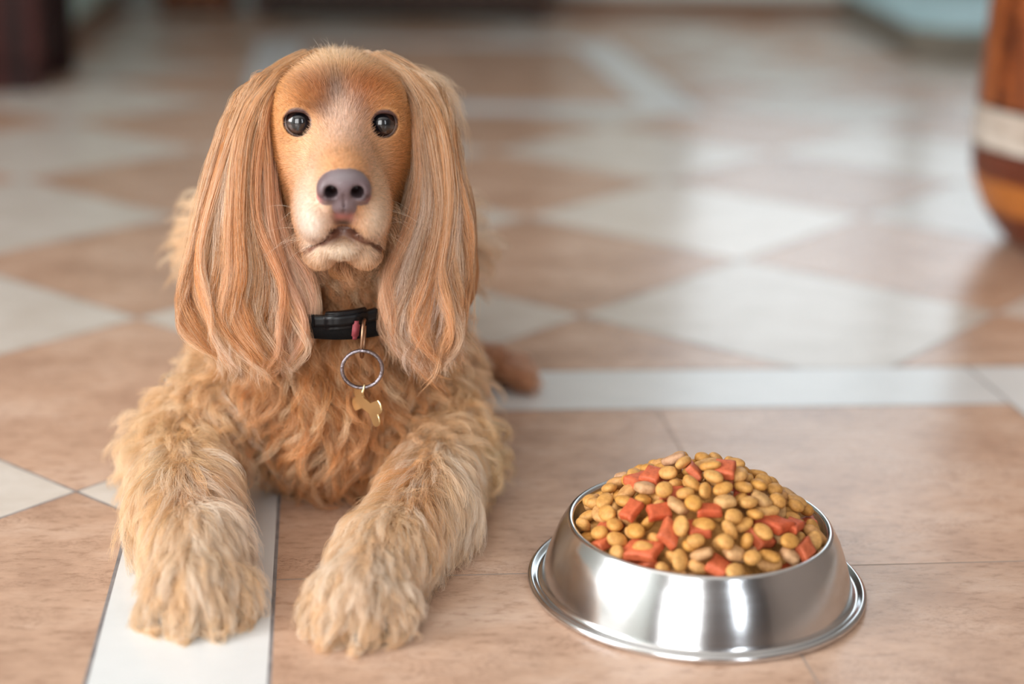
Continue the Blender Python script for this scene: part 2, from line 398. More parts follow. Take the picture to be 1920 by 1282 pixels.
# ------------------------------------------------------------------ kibble
def kibble_mesh(kind, seed):
    """one kibble shape; kinds: lentil, disc, chunk, lump"""
    import bmesh, random
    from mathutils import Vector, noise
    rnd = random.Random(seed)
    bm = bmesh.new()
    if kind == 'chunk':
        # squarish pressed slab with pinched sides and soft edges
        bmesh.ops.create_cube(bm, size=2.0)
        bmesh.ops.subdivide_edges(bm, edges=bm.edges[:], cuts=5, use_grid_fill=True)
        a, b, c = (.0098, .0090, .0112)[seed % 3], (.0078, .0066, .0090)[seed % 3], .0034 + rnd.uniform(-.0004, .0006)
        sk = rnd.uniform(-.18, .18)
        for v in bm.verts:
            x, y, z = v.co
            n = (abs(x)**8 + abs(y)**8 + abs(z)**8)**(1/8)
            v.co /= n
            x, y, z = v.co
            px = 1 - .16*(1 - y*y)*abs(x); py = 1 - .20*(1 - x*x)*abs(y)
            dome = 1 - .18*(x*x + y*y)/2
            v.co = Vector(((x*px + sk*y)*a, y*py*b, z*c*dome))
        amp, fr = .00045, 260
    else:
        bmesh.ops.create_icosphere(bm, subdivisions=3, radius=1.0)
        if kind == 'lentil':
            a, b, c, e = .0066 + rnd.uniform(-.0006, .0009), .0054 + rnd.uniform(-.0006, .0004), .0037 + rnd.uniform(-.0004, .0005), .85
            amp, fr = .0004, 150
        elif kind == 'disc':
            a, b, c, e = .0080 + rnd.uniform(-.0008, .0007), .0070 + rnd.uniform(-.0008, .0004), .0037 + rnd.uniform(-.0004, .0004), .62
            amp, fr = .0007, 120
        else:
            a, b, c, e = .0086 + rnd.uniform(-.001, .001), .0066 + rnd.uniform(-.0006, .0006), .0046 + rnd.uniform(-.0005, .0007), .8
            amp, fr = .0013, 150
        for v in bm.verts:
            x, y, z = v.co
            z = (abs(z)**e) * (1 if z > 0 else -1)
            if kind == 'disc':
                import math
                ang = math.atan2(y, x); q = 1 - .07*math.cos(5*ang + seed)
                x *= q; y *= q
            v.co = Vector((x*a, y*b, z*c))
    off = Vector((seed*3.1, seed*1.7, seed*.9))
    for v in bm.verts:
        d = v.co.normalized()
        v.co += d*amp*noise.noise(v.co*fr + off) + d*.00018*noise.noise(v.co*900 + off)
    me = __import__('bpy').data.meshes.new('kibble_' + kind)
    bm.to_mesh(me); bm.free()
    for p in me.polygons: p.use_smooth = True
    return me

KP = [('di',2,-0.0214,-0.0719,0.0342,0.61,-0.07,-0.55,0.56),('le',2,0.0532,-0.0482,0.0352,0.68,0.18,0.36,-0.62),('le',1,0.0242,-0.0698,0.0331,0.79,0.17,-0.25,0.54),
('ch',2,0.0369,0.0609,0.0382,0.87,-0.42,0.17,0.16),('lu',0,-0.0162,-0.0673,0.0453,0.53,-0.28,0.03,-0.8),('lu',1,-0.0038,-0.0758,0.034,0.57,0.37,0.33,-0.66),
('di',2,-0.0305,-0.0665,0.0383,0.87,0.12,-0.25,-0.41),('di',0,0.0618,-0.0405,0.0376,0.46,0.14,0.4,0.78),('le',0,0.0735,-0.018,0.0323,0.6,-0.17,-0.02,-0.78),
('le',2,-0.0398,-0.0569,0.0382,0.84,0.5,-0.2,0.02),('ch',0,0.0415,-0.0588,0.0374,0.92,0.12,0.01,0.37),('lu',2,0.0152,0.0703,0.0367,0.92,-0.14,0.23,0.28),
('le',1,-0.0752,0.0038,0.0322,0.74,0.02,-0.5,0.45),('le',1,-0.0741,-0.0098,0.0319,0.88,-0.09,-0.47,0.0),('le',0,0.0396,-0.0543,0.0438,0.13,0.08,-0.11,0.98),
('lu',0,0.0316,-0.0636,0.0446,0.94,0.24,-0.06,-0.22),('di',0,-0.0638,-0.0366,0.0357,0.64,-0.02,-0.01,0.77),('di',1,0.0466,-0.0597,0.0477,0.68,-0.14,0.23,-0.68),
('le',0,-0.0616,-0.0309,0.0415,0.63,-0.02,-0.04,-0.78),('le',1,-0.0736,-0.0197,0.0354,0.01,-0.38,-0.18,-0.91),('ch',0,0.0721,-0.0045,0.0447,0.99,-0.07,-0.11,0.03),
('le',0,-0.0508,0.0497,0.0482,0.69,0.19,-0.03,-0.7),('le',0,0.0211,0.0655,0.0455,0.48,0.43,0.02,-0.77),('ch',0,-0.048,-0.0541,0.0409,0.95,0.03,-0.31,-0.02),
('ch',1,-0.0561,-0.0416,0.0449,0.94,0.08,-0.31,0.1),('ch',0,-0.0703,-0.027,0.0445,0.93,-0.18,-0.14,0.28),('di',0,0.052,-0.0451,0.0456,0.73,-0.2,-0.02,0.65),
('ch',0,-0.0036,-0.0717,0.0469,0.86,0.13,0.05,0.49),('le',0,0.067,-0.0307,0.0391,0.72,0.43,0.35,-0.41),('ch',2,-0.0491,-0.0538,0.0507,0.95,0.15,-0.09,-0.25),
('le',0,-0.0497,-0.0543,0.0526,0.14,0.12,0.61,0.77),('le',2,-0.0295,-0.0593,0.0469,0.86,-0.36,0.32,-0.13),('le',2,0.0151,-0.0734,0.036,0.47,0.29,-0.32,0.77),
('le',2,0.0311,-0.0664,0.0507,0.92,-0.05,0.1,-0.38),('di',0,-0.0141,-0.0675,0.0539,0.46,-0.23,0.06,0.85),('le',2,-0.0283,-0.0672,0.0497,0.67,0.22,0.44,-0.56),
('ch',0,-0.0651,-0.0133,0.0487,0.94,0.07,-0.18,-0.29),('le',2,-0.0697,0.0116,0.0412,0.34,0.23,0.16,-0.9),('le',1,0.0596,-0.0331,0.0465,0.77,-0.15,-0.32,0.53),
('di',2,0.0172,-0.0606,0.0494,0.25,0.17,-0.18,-0.93),('le',0,-0.0633,-0.035,0.0505,0.1,0.13,-0.32,0.93),('di',0,0.0635,0.0402,0.0519,0.69,0.04,0.19,0.69),
('le',0,-0.0524,-0.0318,0.0539,0.68,0.07,0.06,0.73),('di',1,0.0068,-0.0668,0.0539,0.84,0.09,0.05,0.53),('le',0,-0.0745,0.0123,0.047,0.96,-0.07,-0.23,-0.14),
('lu',2,0.0729,-0.0276,0.0469,0.07,-0.37,-0.23,-0.9),('le',2,-0.077,-0.0053,0.0391,0.61,-0.03,-0.04,-0.79),('le',1,-0.019,-0.0562,0.0543,0.4,-0.18,0.03,-0.9),
('le',1,-0.0175,-0.0623,0.061,0.97,0.02,-0.06,0.21),('le',2,0.0747,-0.0173,0.0474,0.85,0.24,0.46,-0.12),('le',0,0.0048,-0.0804,0.0474,0.33,-0.08,0.3,-0.89),
('le',1,-0.0728,-0.0227,0.0502,0.91,0.13,-0.17,-0.35),('le',1,0.0736,-0.001,0.0544,0.84,-0.09,0.38,0.37),('di',2,0.0652,0.0078,0.0608,0.95,-0.04,0.32,0.06),
('lu',0,0.0613,-0.0154,0.0498,0.43,-0.05,-0.11,-0.89),('lu',2,-0.0673,-0.0006,0.0538,0.82,0.16,-0.1,-0.54),('lu',2,-0.0543,-0.0176,0.0585,0.54,0.19,0.45,0.68),
('le',0,0.0156,0.0573,0.0495,0.03,0.22,0.27,0.94),('le',1,0.001,-0.0658,0.0614,0.51,0.13,-0.12,0.84),('ch',1,0.0589,-0.0527,0.0484,0.8,0.41,0.16,0.4),
('le',0,-0.0633,-0.0249,0.0567,0.72,-0.0,0.01,0.69),('le',0,-0.0408,-0.0457,0.0543,0.52,-0.51,0.02,-0.68),('lu',1,-0.0676,0.0361,0.0459,0.82,-0.41,-0.25,0.31),
('ch',2,0.029,-0.0492,0.0563,0.9,0.19,0.19,0.34),('le',1,0.0175,-0.0732,0.0533,0.9,0.07,-0.09,0.43),('le',0,0.0588,-0.0091,0.0561,0.92,-0.25,0.02,-0.28),
('le',2,0.0467,-0.0559,0.0563,0.25,-0.11,0.28,-0.92),('le',2,0.0291,-0.0538,0.0624,0.84,0.14,0.1,-0.51),('ch',0,-0.0318,-0.0495,0.0608,0.76,0.38,0.01,0.53),
('le',2,-0.0663,-0.0116,0.0592,0.76,0.36,-0.19,-0.51),('ch',1,-0.0527,-0.0252,0.0669,0.34,0.27,0.01,-0.9),('lu',0,-0.0511,0.0356,0.0608,0.56,-0.22,0.19,0.78),
('di',1,0.0447,-0.0399,0.0526,0.53,-0.02,-0.0,-0.85),('le',0,0.0579,-0.0211,0.0576,0.59,0.02,0.05,0.81),('le',1,-0.048,-0.0078,0.0593,0.9,0.01,-0.13,0.42),
('le',0,-0.0567,0.0011,0.056,0.21,-0.39,0.28,-0.85),('le',2,0.0656,-0.0044,0.0623,0.21,0.16,-0.05,0.96),('le',1,-0.0396,-0.0689,0.0432,0.58,0.47,0.0,0.66),
('lu',1,0.0213,0.0481,0.0579,0.67,-0.39,-0.06,-0.63),('le',1,0.0736,0.0306,0.0453,0.86,0.16,0.41,-0.27),('le',0,-0.0525,-0.0412,0.0594,0.8,0.16,-0.04,-0.58),
('le',1,-0.021,0.0486,0.0687,0.96,-0.12,0.1,-0.22),('ch',2,0.0403,-0.0412,0.0619,0.38,0.04,-0.01,0.92),('le',1,0.001,-0.0564,0.0557,0.19,-0.16,-0.65,-0.72),
('le',1,-0.0523,0.0167,0.0584,0.56,0.29,0.16,0.76),('di',1,0.047,-0.0201,0.0619,0.66,0.33,-0.2,0.65),('le',0,-0.054,-0.0064,0.0655,0.9,-0.04,0.01,-0.43),
('lu',0,0.0054,0.052,0.0579,0.18,-0.05,0.35,0.92),('ch',0,-0.0134,-0.0484,0.0628,0.69,0.0,-0.01,0.73),('le',2,-0.0427,-0.0322,0.0605,0.41,-0.45,0.15,0.78),
('lu',2,0.0532,0.0187,0.0655,0.45,-0.31,-0.15,-0.82),('di',1,-0.0452,0.0454,0.0586,0.55,-0.18,0.59,0.57),('le',0,-0.0595,0.0206,0.0637,0.67,-0.25,0.04,0.7),
('le',2,-0.0616,0.0503,0.0445,0.84,-0.01,-0.35,-0.41),('le',2,0.0566,0.0346,0.0598,0.72,-0.06,0.01,-0.69),('le',2,0.017,-0.0474,0.0646,0.97,0.05,-0.16,0.2),
('le',1,0.0107,-0.0465,0.0702,0.18,-0.0,0.27,-0.94),('le',2,-0.0451,0.0251,0.0673,0.82,0.1,0.02,0.57),('lu',2,0.0362,-0.0303,0.0665,0.04,-0.01,0.08,1.0),
('ch',1,-0.0362,-0.035,0.0696,0.1,0.0,0.23,-0.97),('le',2,-0.0429,-0.0145,0.0695,0.5,-0.13,-0.02,-0.86),('lu',2,0.0522,-0.0048,0.066,0.5,-0.03,-0.06,-0.86),
('le',2,-0.0252,-0.0518,0.0668,0.73,-0.06,-0.44,0.52),('le',2,-0.0387,0.004,0.0644,0.84,-0.12,-0.14,0.52),('le',1,0.062,-0.0151,0.0636,0.93,0.1,0.27,0.25),
('lu',2,-0.0493,0.008,0.0659,0.31,0.26,-0.14,-0.91),('le',2,0.0266,-0.0406,0.0693,0.67,-0.05,0.07,0.74),('le',1,-0.0317,0.0586,0.0606,0.84,-0.0,-0.37,-0.39),
('le',0,0.0485,-0.0082,0.0727,0.82,0.01,0.0,0.57),('le',2,-0.0099,-0.0509,0.0668,0.2,-0.04,-0.2,0.96),('di',0,-0.0235,-0.0327,0.0728,0.87,-0.08,0.21,-0.43),
('le',1,-0.0698,0.0149,0.055,0.05,0.05,0.14,0.99),('le',2,-0.0062,0.0356,0.067,0.56,-0.22,-0.03,-0.79),('ch',1,0.0532,-0.0393,0.0596,0.45,-0.02,0.01,-0.89),
('le',2,-0.0801,-0.0004,0.0463,0.51,-0.47,-0.02,-0.72),('le',2,0.0684,-0.0394,0.0479,0.58,0.48,-0.38,0.54),('le',0,0.0061,-0.056,0.0652,0.0,0.52,0.2,0.83),
('le',1,0.0466,-0.0226,0.0704,0.43,0.2,-0.14,0.87),('le',1,0.0167,-0.0607,0.0589,0.32,-0.59,-0.09,0.73),('ch',2,-0.0398,0.0128,0.0722,0.31,-0.01,-0.01,-0.95),
('le',0,0.0015,-0.035,0.0672,0.92,0.09,0.16,-0.34),('ch',1,-0.0249,0.0177,0.0704,0.45,-0.02,-0.16,-0.88),('le',2,0.0373,-0.0037,0.0665,0.74,-0.04,0.43,-0.52),
('le',2,0.0362,0.0227,0.073,0.85,0.03,0.36,0.38),('ch',1,-0.004,-0.0413,0.0727,0.03,-0.01,-0.05,1.0),('di',0,0.0344,-0.0256,0.0734,0.88,-0.06,0.23,-0.41),
('le',1,0.0269,0.0272,0.0776,0.11,-0.28,0.15,-0.94),('le',2,-0.0316,-0.01,0.0688,0.87,0.38,-0.22,-0.24),('le',1,0.0317,0.0061,0.0744,0.83,-0.15,-0.23,-0.48),
('le',2,-0.0344,-0.0224,0.067,0.69,-0.28,-0.41,-0.52),('lu',1,-0.0187,0.0377,0.0727,0.98,-0.0,-0.0,-0.19),('le',1,-0.0093,-0.0304,0.0715,0.51,0.19,0.07,-0.84),
('le',1,-0.0136,0.027,0.0751,0.29,-0.1,0.04,-0.95),('le',0,-0.0145,-0.0382,0.0769,0.64,-0.03,-0.2,0.74),('di',1,0.0072,-0.0362,0.0764,0.25,-0.04,0.01,0.97),
('ch',1,0.0261,-0.0077,0.0715,0.76,0.1,0.02,0.64),('ch',1,-0.0243,-0.0157,0.0737,0.01,-0.04,0.27,-0.96),('le',1,-0.0653,-0.0468,0.046,0.6,-0.19,-0.46,0.62),
('ch',0,-0.0324,0.0083,0.0772,0.88,0.02,-0.07,0.47),('le',2,0.0468,0.0299,0.0683,0.9,-0.23,0.03,-0.37),('le',1,-0.0708,0.0275,0.0518,0.86,0.11,-0.1,-0.48),
('di',1,-0.0402,-0.006,0.0746,0.37,0.02,0.07,0.93),('le',2,-0.0658,0.0029,0.062,0.87,0.03,-0.18,0.47),('le',1,0.0434,0.0029,0.0743,0.02,0.06,-0.24,0.97),
('le',0,0.0234,-0.0349,0.0753,0.32,-0.02,0.01,-0.95),('le',0,0.0209,-0.0227,0.0721,0.68,0.05,-0.37,-0.63),('le',0,-0.0046,0.0162,0.0761,0.84,-0.06,0.18,0.51),
('le',2,0.0077,-0.0262,0.0815,0.21,0.11,0.05,-0.97),('le',1,-0.0205,-0.0065,0.076,0.66,-0.4,0.18,0.61),('le',0,-0.0419,0.0216,0.0731,0.76,0.04,-0.0,0.64),
('le',2,-0.0032,0.0253,0.0791,0.23,-0.05,-0.15,-0.96),('le',2,-0.0229,0.0196,0.0774,0.95,0.18,-0.12,-0.24),('le',1,-0.0177,-0.0273,0.079,0.98,-0.18,-0.04,0.12),
('le',1,-0.0082,0.0352,0.08,0.93,-0.24,-0.14,-0.24),('le',2,0.0236,-0.0186,0.0794,0.54,0.0,-0.0,0.84),('di',2,-0.0162,0.017,0.086,0.24,-0.22,0.07,0.94),
('le',0,-0.004,-0.0263,0.08,0.7,0.48,0.24,0.47),('le',2,-0.0095,-0.006,0.0779,0.9,0.05,0.05,0.43),('lu',2,0.0229,-0.0072,0.0834,0.64,0.05,-0.12,-0.76),
('le',0,-0.0236,0.0009,0.0825,0.88,0.16,-0.17,-0.41),('ch',1,-0.0064,-0.0011,0.0842,0.55,-0.27,0.26,-0.75),('le',1,-0.0303,-0.02,0.0789,0.3,0.11,0.33,-0.89),
('le',1,0.0056,0.0245,0.0829,0.8,0.01,0.05,-0.6),('lu',2,0.0094,-0.0067,0.0786,0.83,-0.07,0.07,-0.54),('le',2,0.0269,0.0162,0.0822,0.86,0.02,-0.06,-0.51),
('le',0,0.0353,-0.0137,0.0785,0.77,-0.07,-0.01,-0.63),('le',1,0.0161,0.0298,0.0804,0.79,0.15,0.28,0.53),('le',0,-0.0135,0.0012,0.0896,0.81,-0.37,-0.15,0.43),
('ch',0,0.0133,-0.0075,0.0874,0.58,0.1,0.03,-0.81),('le',0,0.0029,-0.0181,0.087,0.93,0.03,0.06,-0.37),('le',0,-0.011,-0.0172,0.0819,0.27,0.3,-0.04,0.91),
('le',2,0.0035,-0.006,0.0897,0.95,-0.12,-0.13,-0.25),('lu',2,0.0057,0.0108,0.0836,0.02,0.07,-0.02,-1.0),('le',1,-0.0308,0.0304,0.073,0.59,0.03,-0.05,-0.81)]
def kmat(name, col, col2, red=False):
    m, nt, p = new_mat(name); X.nt = nt
    tc = nt.nodes.new('ShaderNodeTexCoord'); oi = nt.nodes.new('ShaderNodeObjectInfo')
    a = tex_noise(nt, tc.outputs['Object'], 260, 6, .65); b_ = tex_noise(nt, tc.outputs['Object'], 900, 4, .7)
    base = mixc(nt, oi.outputs['Random'], col, col2)
    t = ramp(nt, a, [(.30, (.70, .62, .55)), (.55, (1, 1, 1)), (.75, (1.12, 1.12, 1.1))])
    c_ = mixc(nt, 1.0, base, t, 'MULTIPLY')
    c_ = mixc(nt, X(ramp(nt, b_, [(.68, (0, 0, 0)), (.74, (1, 1, 1))]))*.45, c_, tuple(q*.45 for q in col))
    nt.links.new(c_, p.inputs['Base Color']); p.inputs['Roughness'].default_value = .5
    p.inputs['Specular IOR Level'].default_value = .38
    p.inputs['Subsurface Weight'].default_value = 0
    b = nt.nodes.new('ShaderNodeBump'); b.inputs['Strength'].default_value = .5; b.inputs['Distance'].default_value = .0005
    nt.links.new(b_, b.inputs['Height']); nt.links.new(b.outputs[0], p.inputs['Normal'])
    return m
KM = dict(le=kmat('ochre_kibble', (.62, .30, .065), (.66, .36, .12)), di=kmat('pinkish_tan_kibble', (.58, .34, .20), (.62, .36, .14)),
          ch=kmat('red_kibble', (.56, .10, .035), (.66, .17, .075)), lu=kmat('yellow_kibble', (.68, .38, .13), (.62, .32, .12)))
KN = dict(le='lentil', di='disc', ch='chunk', lu='lump')
KL = dict(le='smooth ochre oval kibble', di='flat pinkish tan disc kibble', ch='brick red square kibble', lu='rough yellow lumpy kibble')
KG = dict(le='ochre oval kibbles in the bowl', di='tan disc kibbles in the bowl', ch='red square kibbles in the bowl', lu='yellow lumpy kibbles in the bowl')
def kibbles():
    protos = {}
    for k in KN:
        for s in range(3):
            me = kibble_mesh(KN[k], s); me.materials.append(KM[k]); protos[k, s] = me
    rows = []
    for (k, s, x, y, z, qw, qx, qy, qz) in KP:
        P = np.array([x+BX, y+BY, z]) - CAM; zz = P@FWD
        px = 960 + FPX*(P@RT)/zz
        r = math.hypot(x, y)
        ring = 'on the summit' if r < .024 else ('high on the heap' if r < .044 else ('low on the heap' if r < .064 else 'at the rim'))
        sec = ['right', 'back right', 'back', 'back left', 'left', 'front left', 'front', 'front right'][int(((math.degrees(math.atan2(y, x)) + 382.5) % 360)//45)]
        side = '' if r < .024 else ', ' + sec
        rows.append([k, s, x, y, z, (qw, qx, qy, qz), px, ring + side])
    cells = {}
    for r in rows: cells.setdefault((r[0], r[7]), []).append(r)
    words = ['first', 'second', 'third', 'fourth', 'fifth', 'sixth', 'seventh', 'eighth', 'ninth', 'tenth', 'eleventh', 'twelfth', 'thirteenth', 'fourteenth', 'fifteenth', 'sixteenth', 'seventeenth', 'eighteenth', 'nineteenth', 'twentieth']
    for (k, where), rs in cells.items():
        rs.sort(key=lambda r: r[6])
        for i, (k_, s, x, y, z, q, px, w_) in enumerate(rs):
            o = bpy.data.objects.new('kibble', protos[k, s]); C.objects.link(o)
            o.location = (x+BX, y+BY, z); o.rotation_mode = 'QUATERNION'; o.rotation_quaternion = q
            order = '' if len(rs) == 1 else ', ' + words[min(i, 19)] + ' from left'
            setp(o, KL[k] + ' ' + where + order, 'kibble', KG[k])
kibbles()
# the mass of crumbs and pieces below the countable ones
def heap():
    bm = bmesh.new(); rings = []
    prof = [(.0005, .0735), (.012, .072), (.03, .063), (.05, .050), (.065, .035), (.074, .026), (.0795, .0235), (.0818, .0235)]
    rr = np.linspace(.0005, .0818, 60)
    N = 220
    for r in rr:
        z = np.interp(r, [a for a, b in prof], [b for a, b in prof]); ring = []
        for i in range(N):
            a = 2*math.pi*i/N; v = Vector((r*math.cos(a), r*math.sin(a), z))
            d = noise.voronoi(v*95)[0][0]
            v.z += .004*(.5 - min(d, 1)) - .0015
            if r > .0805: v.z = .0235
            ring.append(bm.verts.new(v))
        rings.append(ring)
    for a, b in zip(rings, rings[1:]):
        for i in range(N): bm.faces.new((a[i], a[(i+1) % N], b[(i+1) % N], b[i]))
    bm.faces.new(rings[0])
    lo = [bm.verts.new((0.0795*math.cos(2*math.pi*i/N), 0.0795*math.sin(2*math.pi*i/N), .0200)) for i in range(N)]
    for i in range(N): bm.faces.new((rings[-1][i], rings[-1][(i+1) % N], lo[(i+1) % N], lo[i]))
    bm.faces.new(lo)
    o = bm_obj('kibble_filling', bm, KM['le']); o.location = (BX, BY, 0)
    setp(o, 'ochre mass of dry dog food filling the steel bowl below the top pieces', 'dog food', kind='stuff')
heap()

# ------------------------------------------------------------------ the dog: one continuous body surface
XC = .0480                                    # middle of the head
EYES = [np.array([.0191, .1065, .2962]), np.array([.0763, .1065, .2957])]
EV = [np.array([-.10, -.985, .14]), np.array([.10, -.985, .14])]
EV = [v/np.linalg.norm(v) for v in EV]
PR = []        # (region, kind, params, k)
def ell(reg, c, r, k=.012, rot=None): PR.append((reg, 'e', (np.array(c, float), np.array(r, float), rot), k))
def cap(reg, a, b, ra, rb, k=.012): PR.append((reg, 'c', (np.array(a, float), np.array(b, float), ra, rb), k))
def sub(reg, c, r, k=.003): PR.append((reg, 's', (np.array(c, float), np.array(r, float), None), k))
def subcap(reg, a, b, ra, rb, k=.003): PR.append((reg, 'x', (np.array(a, float), np.array(b, float), ra, rb), k))
# trunk
ell('torso', (.043, .385, .105), (.084, .235, .098), .03)
ell('torso', (.046, .31, .152), (.117, .12, .064), .03)
ell('chest', (.043, .192, .092), (.070, .085, .086), .03)
ell('chest', (.044, .185, .060), (.055, .055, .058), .02)
cap('neck', (.046, .20, .13), (.047, .165, .235), .060, .050, .03)
ell('torso', (-.006, .21, .100), (.030, .06, .062), .025)
ell('torso', (.094, .21, .100), (.030, .06, .062), .025)
# hind quarters
ell('torso', (-.030, .42, .070), (.042, .095, .066), .03)
ell('torso', (.112, .40, .068), (.045, .095, .064), .03)
cap('hind', (.140, .43, .024), (.198, .412, .016), .022, .016, .01)
cap('hind', (-.045, .43, .022), (-.065, .36, .018), .020, .017, .01)
for k_, dx in enumerate((-.021, -.007, .007, .021)): cap('hind', (.200, .412+dx, .017), (.222, .398+dx*1.15, .012), .0095, .0075, .003)
cap('torso', (.05, .58, .08), (.06, .66, .04), .03, .015, .02)
# fore legs
LEG = {'leg_left': [(-.014, .19, .092), (-.072, .145, .036), (-.066, .050, .030), (-.052, -.012, .027), (-.048, -.052, .020)],
       'leg_right': [(.103, .19, .092), (.126, .140, .036), (.106, .050, .030), (.074, -.025, .028), (.056, -.074, .021)]}
for nm, P in LEG.items():
    cap(nm, P[0], P[1], .034, .029, .02)
    cap(nm, P[1], P[2], .029, .025, .015)
    cap(nm, P[2], P[3], .025, .022, .012)
    cap(nm, P[3], P[4], .023, .020, .010)
    a, b = np.array(P[3]), np.array(P[4]); d = (b - a)/np.linalg.norm(b - a); s = np.cross(d, [0, 0, 1]); s /= np.linalg.norm(s)
    for j, (o_, f_, zz) in enumerate(((-.0235, .004, .010), (-.0085, .017, .011), (.0085, .017, .011), (.0235, .004, .010))):
        p0 = b + s*o_*.8 - d*.006; p0[2] = .017
        p1 = b + s*o_ + d*f_; p1[2] = zz
        cap(nm, p0, p1, .0125, .0095, .004)
# skull
ell('head', (XC, .158, .283), (.0535, .070, .054), .015)
ell('head', (XC, .128, .300), (.044, .036, .032), .015)
for sx in (-1, 1):
    ell('head', (XC + sx*.0235, .112, .3125), (.019, .017, .0125), .010)      # brow
    ell('head', (XC + sx*.0240, .128, .266), (.0190, .036, .033), .015)         # cheek
    ell('head', (XC + sx*.0165, .066, .2450), (.0132, .036, .0250), .008)     # flew
    ell('head', (XC + sx*.0185, .085, .2390), (.0128, .030, .0230), .008)
    ell('head', (XC + sx*.0150, .0415, .2440), (.0115, .0150, .0150), .006)     # lip front
cap('head', (XC, .108, .284), (XC, .040, .2735), .0215, .0165, .012)
ell('head', (XC, .085, .255), (.026, .055, .028), .012)
ell('head', (XC, .034, .263), (.0160, .012, .015), .006)
# lower jaw
ell('head', (XC, .064, .2215), (.0180, .028, .0100), .006)
for sx in (-1, 1):
    ell('head', (XC + sx*.0155, .076, .2140), (.0120, .030, .0125), .005)
cap('neck', (XC, .11, .228), (XC, .165, .20), .030, .045, .02)
# nose leather
ell('nose', (XC + .0006, .0262, .2690), (.0155, .0100, .0108), .003)
for sx in (-1, 1): ell('nose', (XC + .0006 + sx*.0108, .0262, .2655), (.0072, .0088, .0086), .003)
ell('nose', (XC + .0006, .0275, .2580), (.0082, .0072, .0080), .003)
# eyelids
for i in (0, 1): ell('head', EYES[i] + np.array([0, .0012, 0]), (.0150, .0143, .0146), .0045)
# ear leather
EARL = [[(.0010, .146, .306), (-.0130, .136, .275), (-.0230, .128, .235), (-.0260, .122, .195), (-.0220, .118, .165)],
        [(.0950, .146, .304), (.1120, .136, .275), (.1190, .128, .235), (.1230, .122, .195), (.1220, .118, .165)]]
for i in (0, 1):
    P = EARL[i]
    for j, (a, b) in enumerate(zip(P, P[1:])):
        w = (.012, .018, .023, .026, .024)[j]; w2 = (.018, .023, .026, .024, .018)[j]
        c_ = (np.array(a) + b)/2
        ell('ear', c_, ((w+w2)/2, .0075, .034), .014)
for i, sx in ((0, 1), (1, -1)):
    c_ = EYES[i]
    for k in range(5):      # upper lid fold
        a0, a1 = math.radians(35 + k*22), math.radians(57 + k*22)
        q = [c_ + np.array([.0118*math.cos(a), -.0105 + .0022*abs(math.cos(a)), .0105*math.sin(a)]) for a in (a0, a1)]
        cap('head', q[0], q[1], .0024, .0024, .003)
# carving: eye openings, nostrils, mouth, nose groove
for i in (0, 1): sub('eye', EYES[i] + EV[i]*.0085 + np.array([0, 0, -.0007]), (.0099, .0101, .0089), .0012)
for sx in (-1, 1):
    cx_ = XC + .0006 + sx*.0088
    subcap('nostril', (cx_, .0150, .2652), (cx_ - sx*.001, .0290, .2665), .0049, .0032, .0018)
    subcap('nostril', (cx_, .0155, .2640), (cx_ + sx*.0078, .0200, .2612), .0022, .0010, .0010)
subcap('nosegroove', (XC + .0004, .0175, .2640), (XC + .0004, .0265, .2470), .0007, .0009, .001)
MOUTH = [np.array(p) for p in (W(562, 470, .080), W(580, 462, .063), W(602, 449, .047), W(624, 439, .038), W(645, 435, .033), W(666, 439, .038), W(691, 448, .047), W(708, 460, .063), W(722, 470, .080))]
for a, b in zip(MOUTH, MOUTH[1:]): subcap('mouth', a + [0, -.003, 0], b + [0, -.003, 0], .0009, .0009, .002)
sub('mouth', W(645, 432, .036), (.0125, .010, .0034), .003)

def prim_d(kind, par, P):
    if kind in 'es':
        c, r, rot = par; q = P - c
        k0 = np.sqrt(((q/r)**2).sum(-1)); k1 = np.sqrt(((q/(r*r))**2).sum(-1)) + 1e-9
        return np.where(k0 < 1e-6, -r.min(), k0*(k0 - 1)/k1)
    a, b, ra, rb = par; ab = b - a; q = P - a
    t = np.clip((q@ab)/(ab@ab), 0, 1)
    return np.linalg.norm(q - t[..., None]*ab, axis=-1) - (ra + (rb - ra)*t)
def region_of(P):
    best = np.full(len(P), 9.); reg = np.zeros(len(P), int)
    for reg_, kind, par, k in PR:
        if kind in 'sx': continue
        d = prim_d(kind, par, P); m_ = d < best; best[m_] = d[m_]; reg[m_] = REG.index(reg_)
    return reg
REG = ['torso', 'chest', 'neck', 'hind', 'leg_left', 'leg_right', 'head', 'nose', 'ear']
def axis(lo, hi, f0, f1, hf, hc):
    a = [np.arange(f0, f1, hf)]
    x = f0; left = []
    h = hf
    while x > lo: h = min(h*1.15, hc); x -= h; left.append(x)
    x = a[0][-1]; right = []; h = hf
    while x < hi: h = min(h*1.15, hc); x += h; right.append(x)
    return np.concatenate([left[::-1], a[0], right])
AX = [axis(-.19, .26, .006, .092, .00115, .0042), axis(-.12, .70, .010, .125, .00115, .0045), axis(-.012, .352, .198, .330, .00115, .0036)]
FIELD = None
